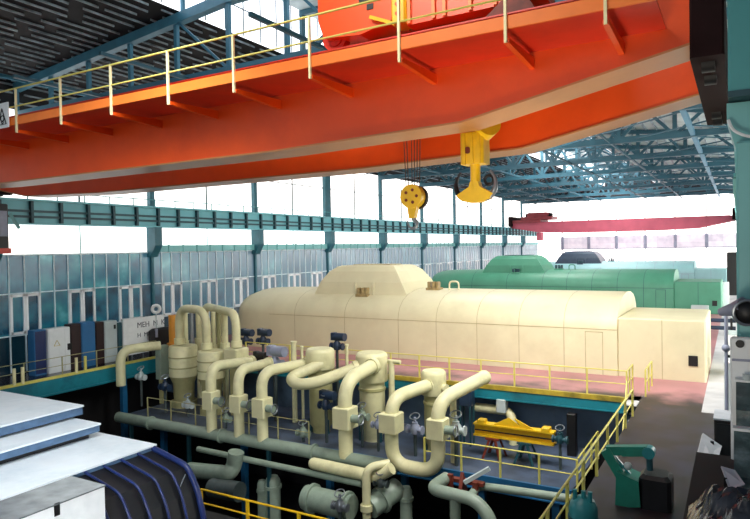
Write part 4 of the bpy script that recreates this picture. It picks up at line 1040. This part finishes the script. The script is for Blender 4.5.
# stacks of white crates further back
t, a, b_ = rbox('switch_cabinet', 724, 745, 362, 31.5, 1.6, 'grey_white', 'white', 'pale grey cabinet standing on the right aisle strip behind the black cabinet', 'cabinet')
MB().cyl((a.x+.5, 31.4, a.z-.5), (a.x+.5, 31.5, a.z-.5), .16, 16).build('gauge', 'motor_grey', t)
t, a, b_ = rbox('switch_cabinet', 727, 744, 334, 40, 1.8, 'white', 'grey_white', 'white cabinet with dark gauge near the second right column', 'cabinet')
MB().cyl((a.x+.6, 39.9, a.z-.5), (a.x+.6, 40, a.z-.5), .2, 16).build('gauge', 'motor_grey', t)
# crumpled sheeting on crates
from mathutils import noise as mnoise
a = atZ(722, 519, 0.3)
g = MB(); N_ = 26
def hgt(i, j):
    x, y = i/(N_-1), j/(N_-1)
    e = min(1, 4*min(x, 1-x), 4*min(y, 1-y))
    return e*(.75+.45*mnoise.noise(V((x*4, y*5, 2.3)))+.2*mnoise.noise(V((x*11, y*12, 5))))
vs = []; fs = []
X0, X1, Y0_, Y1_ = -.47, .55, 6.2, 7.4
for j in range(N_):
    for i in range(N_): vs.append((X0+(X1-X0)*i/(N_-1), Y0_+(Y1_-Y0_)*j/(N_-1), MZ+max(0.005, hgt(i, j)*.5)))
for j in range(N_-1):
    for i in range(N_-1): k0 = j*N_+i; fs.append((k0, k0+1, k0+N_+1, k0+N_))
g.add(vs, fs, False)
single(g, 'dust_sheet', 'plastic', (0, 6.8, MZ), 'crumpled grey dust sheet heaped in the bottom right corner', 'sheet')
t = thing('pale_plate', (at(733, 480, 7.0).x, 7.0, MZ), 'pale bent plate propped between the sloping desk and the dust sheet', 'plate')
q = [at(721, 466, 7.4), at(735, 470, 7.4), at(745, 484, 7.1), at(730, 490, 7.1)]
n = (q[1]-q[0]).cross(q[3]-q[0]).normalized()*.015
MB().loft([q, [p_+n for p_ in q]]).build('plate', 'pale_slab', t)
MB().bar((q[0]+q[3])/2, V(((q[0].x+q[3].x)/2, 7.25, MZ)), .03).build('prop', 'steel_dark', t)
# floodlight bracketed to the nearest right column
Yl = 8.9
fl_ = thing('floodlight', at(747, 312, Yl), 'grey conical floodlight with dark round lens bracketed to the nearest right column', 'floodlight')
MB().tube([at(721, 312, Yl+.25), at(735, 309, Yl+.05), at(744, 308, Yl)], [.05, .09, .14], 18).build('housing', 'motor_grey', fl_)
p = at(747, 312, Yl)
MB().ball(p, .16, 18).build('lens', 'black', fl_)
MB().ring(p+V((0, -.08, 0)), (-.3, 1, .1), .15, .02, 24, 8).build('lens_ring', 'steel', fl_)
MB().bar(p+V((.06, .1, -.05)), (p.x+.06, 9.49, p.z-.05), .06).build('bracket', 'steel', fl_)
s0 = at(726, 314, 28.6)
t = thing('pole', (s0.x, 28.6, 0), 'thin grey pole with clamp behind the black cabinet on the right aisle', 'pole')
MB().cyl(s0, V((s0.x, s0.y, 0)), .07, 10).build('shaft', 'motor_grey', t)
k = at(726, 348, 28.6); MB().ball(k, .16, 12).build('clamp', 'motor_grey', t)
MB().bar(at(726, 356, 28.6), at(737, 357, 28.6), .1).build('arm', 'steel_dark', t)
# beams / bollards on the far aisle
for i, (u, v, w, h, m, lab) in enumerate(((700, 300, .8, 1.0, 'grey_white', 'pale small unit on the far aisle in front of the green turbine'), (722, 294, .7, 3.0, 'white', 'tall white panel at the far right beside the green turbine'),)):
    p = atZ(u, v+15, 0)
    single(MB().bbox(p.x-w, p.y-.4, 0, p.x+w, p.y+.4, h), 'floor_unit', m, (p.x, p.y, 0), lab, 'cabinet')
p = at(731, 268, 100)
single(MB().bbox(p.x-.5, 99.6, 0.03, p.x+1.0, 100.4, p.z+2.2), 'dark_cabinet', 'black', (p.x, 100, 0.03), 'tall black cabinet far away at the right end of the pale blue turbine', 'cabinet')
p = at(715, 329, 58)
t = thing('pipe_rack', (p.x, 58, 0), 'dark low pipe rack lying across the aisle before the green turbine', 'rack')
for dz in (.5, 1.1): MB().cyl((p.x-1.2, 58, dz), (-.2, 58, dz), .16, 10).build('pipe', 'motor_blue', t)
for x in (p.x-.8, -.5): MB().box(x-.08, 57.8, 0.03, x+.08, 58.2, 1.3).build('stand', 'steel_dark', t)

# ================================================================== LIGHT
w = bpy.data.worlds.new('world'); SC.world = w; w.use_nodes = True
bg = w.node_tree.nodes['Background']
sky = w.node_tree.nodes.new('ShaderNodeTexSky'); sky.sky_type = 'NISHITA'; sky.sun_disc = False; sky.sun_elevation = math.radians(40)
w.node_tree.links.new(sky.outputs[0], bg.inputs[0]); bg.inputs[1].default_value = .04
def area(name, loc, target, sx, sy, power, col, spread=180):
    l = bpy.data.lights.new(name, 'AREA'); l.shape = 'RECTANGLE'; l.size = sx; l.size_y = sy; l.energy = power; l.color = col
    l.spread = math.radians(spread)
    o = bpy.data.objects.new(name, l); COL.objects.link(o); o.location = loc
    o.rotation_euler = (V(target)-V(loc)).to_track_quat('-Z', 'Y').to_euler(); return o
area('gable_window_light', (-17, -8, 12), (-17, 40, 6), 34, 9, 720, (1, .95, .88), 160)
area('aisle_fill', (-3.2, -2, 4.5), (-4.5, 20, 12), 4, 2, 90, (1, .9, .78), 60)  # added fill behind the camera for the far girder; no window here
area('corner_fill', (-4, -1.5, 6.5), (-15.4, 9.5, 0), 1.5, 1, 260, (.95, .97, 1), 50)  # added to brighten the side of the white box; no window here
area('trolley_fill', (-9, 6, 19), (-8, 15.2, 13.6), 6, 2, 360, (1, .95, .88), 90)  # added above the view to brighten the trolley front
area('girder_fill', (-4.8, 13.2, 1.6), (-5.0, 19.5, 11), 2.5, 1, 330, (1, .88, .7), 110)  # added unseen under the crane to brighten flange undersides and far girder
area('hall_fill', (-6.5, 24.5, 15.8), (-10, 37.5, 2), 10, 8, 3900, (1, .975, .93), 150)  # added below the trusses to brighten turbine and vessels; no fitting hangs here
area('hall_fill', (-13, 9, 14.0), (-19, 12.5, 0), 6, 6, 800, (.92, .97, 1), 120)  # added over the container to brighten its white roofs
for y in (56, 84, 112, 133): area('lantern_light', (-19.6, y, 22.4), (-17, y+4, 0), 9, 22, 7000, (1, .97, .93), 160)

SC.view_settings.view_transform = 'Standard'; SC.view_settings.look = 'None'
SC.view_settings.gamma = 1; SC.view_settings.exposure = .15; SC.view_settings.use_curve_mapping = False
try: SC.cycles.use_denoising = True
except Exception: pass
GR = {'steam_turbine': 'steam turbines along the hall', 'overhead_crane': 'overhead cranes', 'crane_trolley': 'crane trolleys', 'crane_hook': 'crane hooks', 'guard_railing': 'yellow safety railings',
      'vertical_vessel': 'cream drum vessels', 'steam_pipe': 'cream steam pipes', 'pipe': 'pipes under the header', 'insulated_pipe': 'lagged pipes in the pit', 'upright_pipe': 'upright cylinders in the pit',
      'drain_pipe': 'pale drain pipes', 'steam_chest': 'steam chests', 'valve_casing': 'valve casings', 'bent_pipe': 'hoop pipes on the steam chests', 'standpipe': 'standpipes on the steam chests', 'vent_post': 'slim vent posts',
      'gate_valve': 'small valves among the pipes', 'valve_motor': 'valve motor drives', 'trestle': 'trestles of the lifting beam', 'control_cabinet': 'cabinets on the left gallery', 'roof_panel': 'white roof panels',
      'control_desk': 'sloping desks', 'switch_cabinet': 'pale switch cabinets', 'floor_unit': 'units on the far aisle', 'stub_post': 'gallery stub posts'}
for o in bpy.data.objects:
    st_ = o.name.split('.')[0]
    if o.parent is None and 'category' in o and st_ in GR: o['group'] = GR[st_]
for o in bpy.data.objects:
    if '_o' in o: del o['_o']
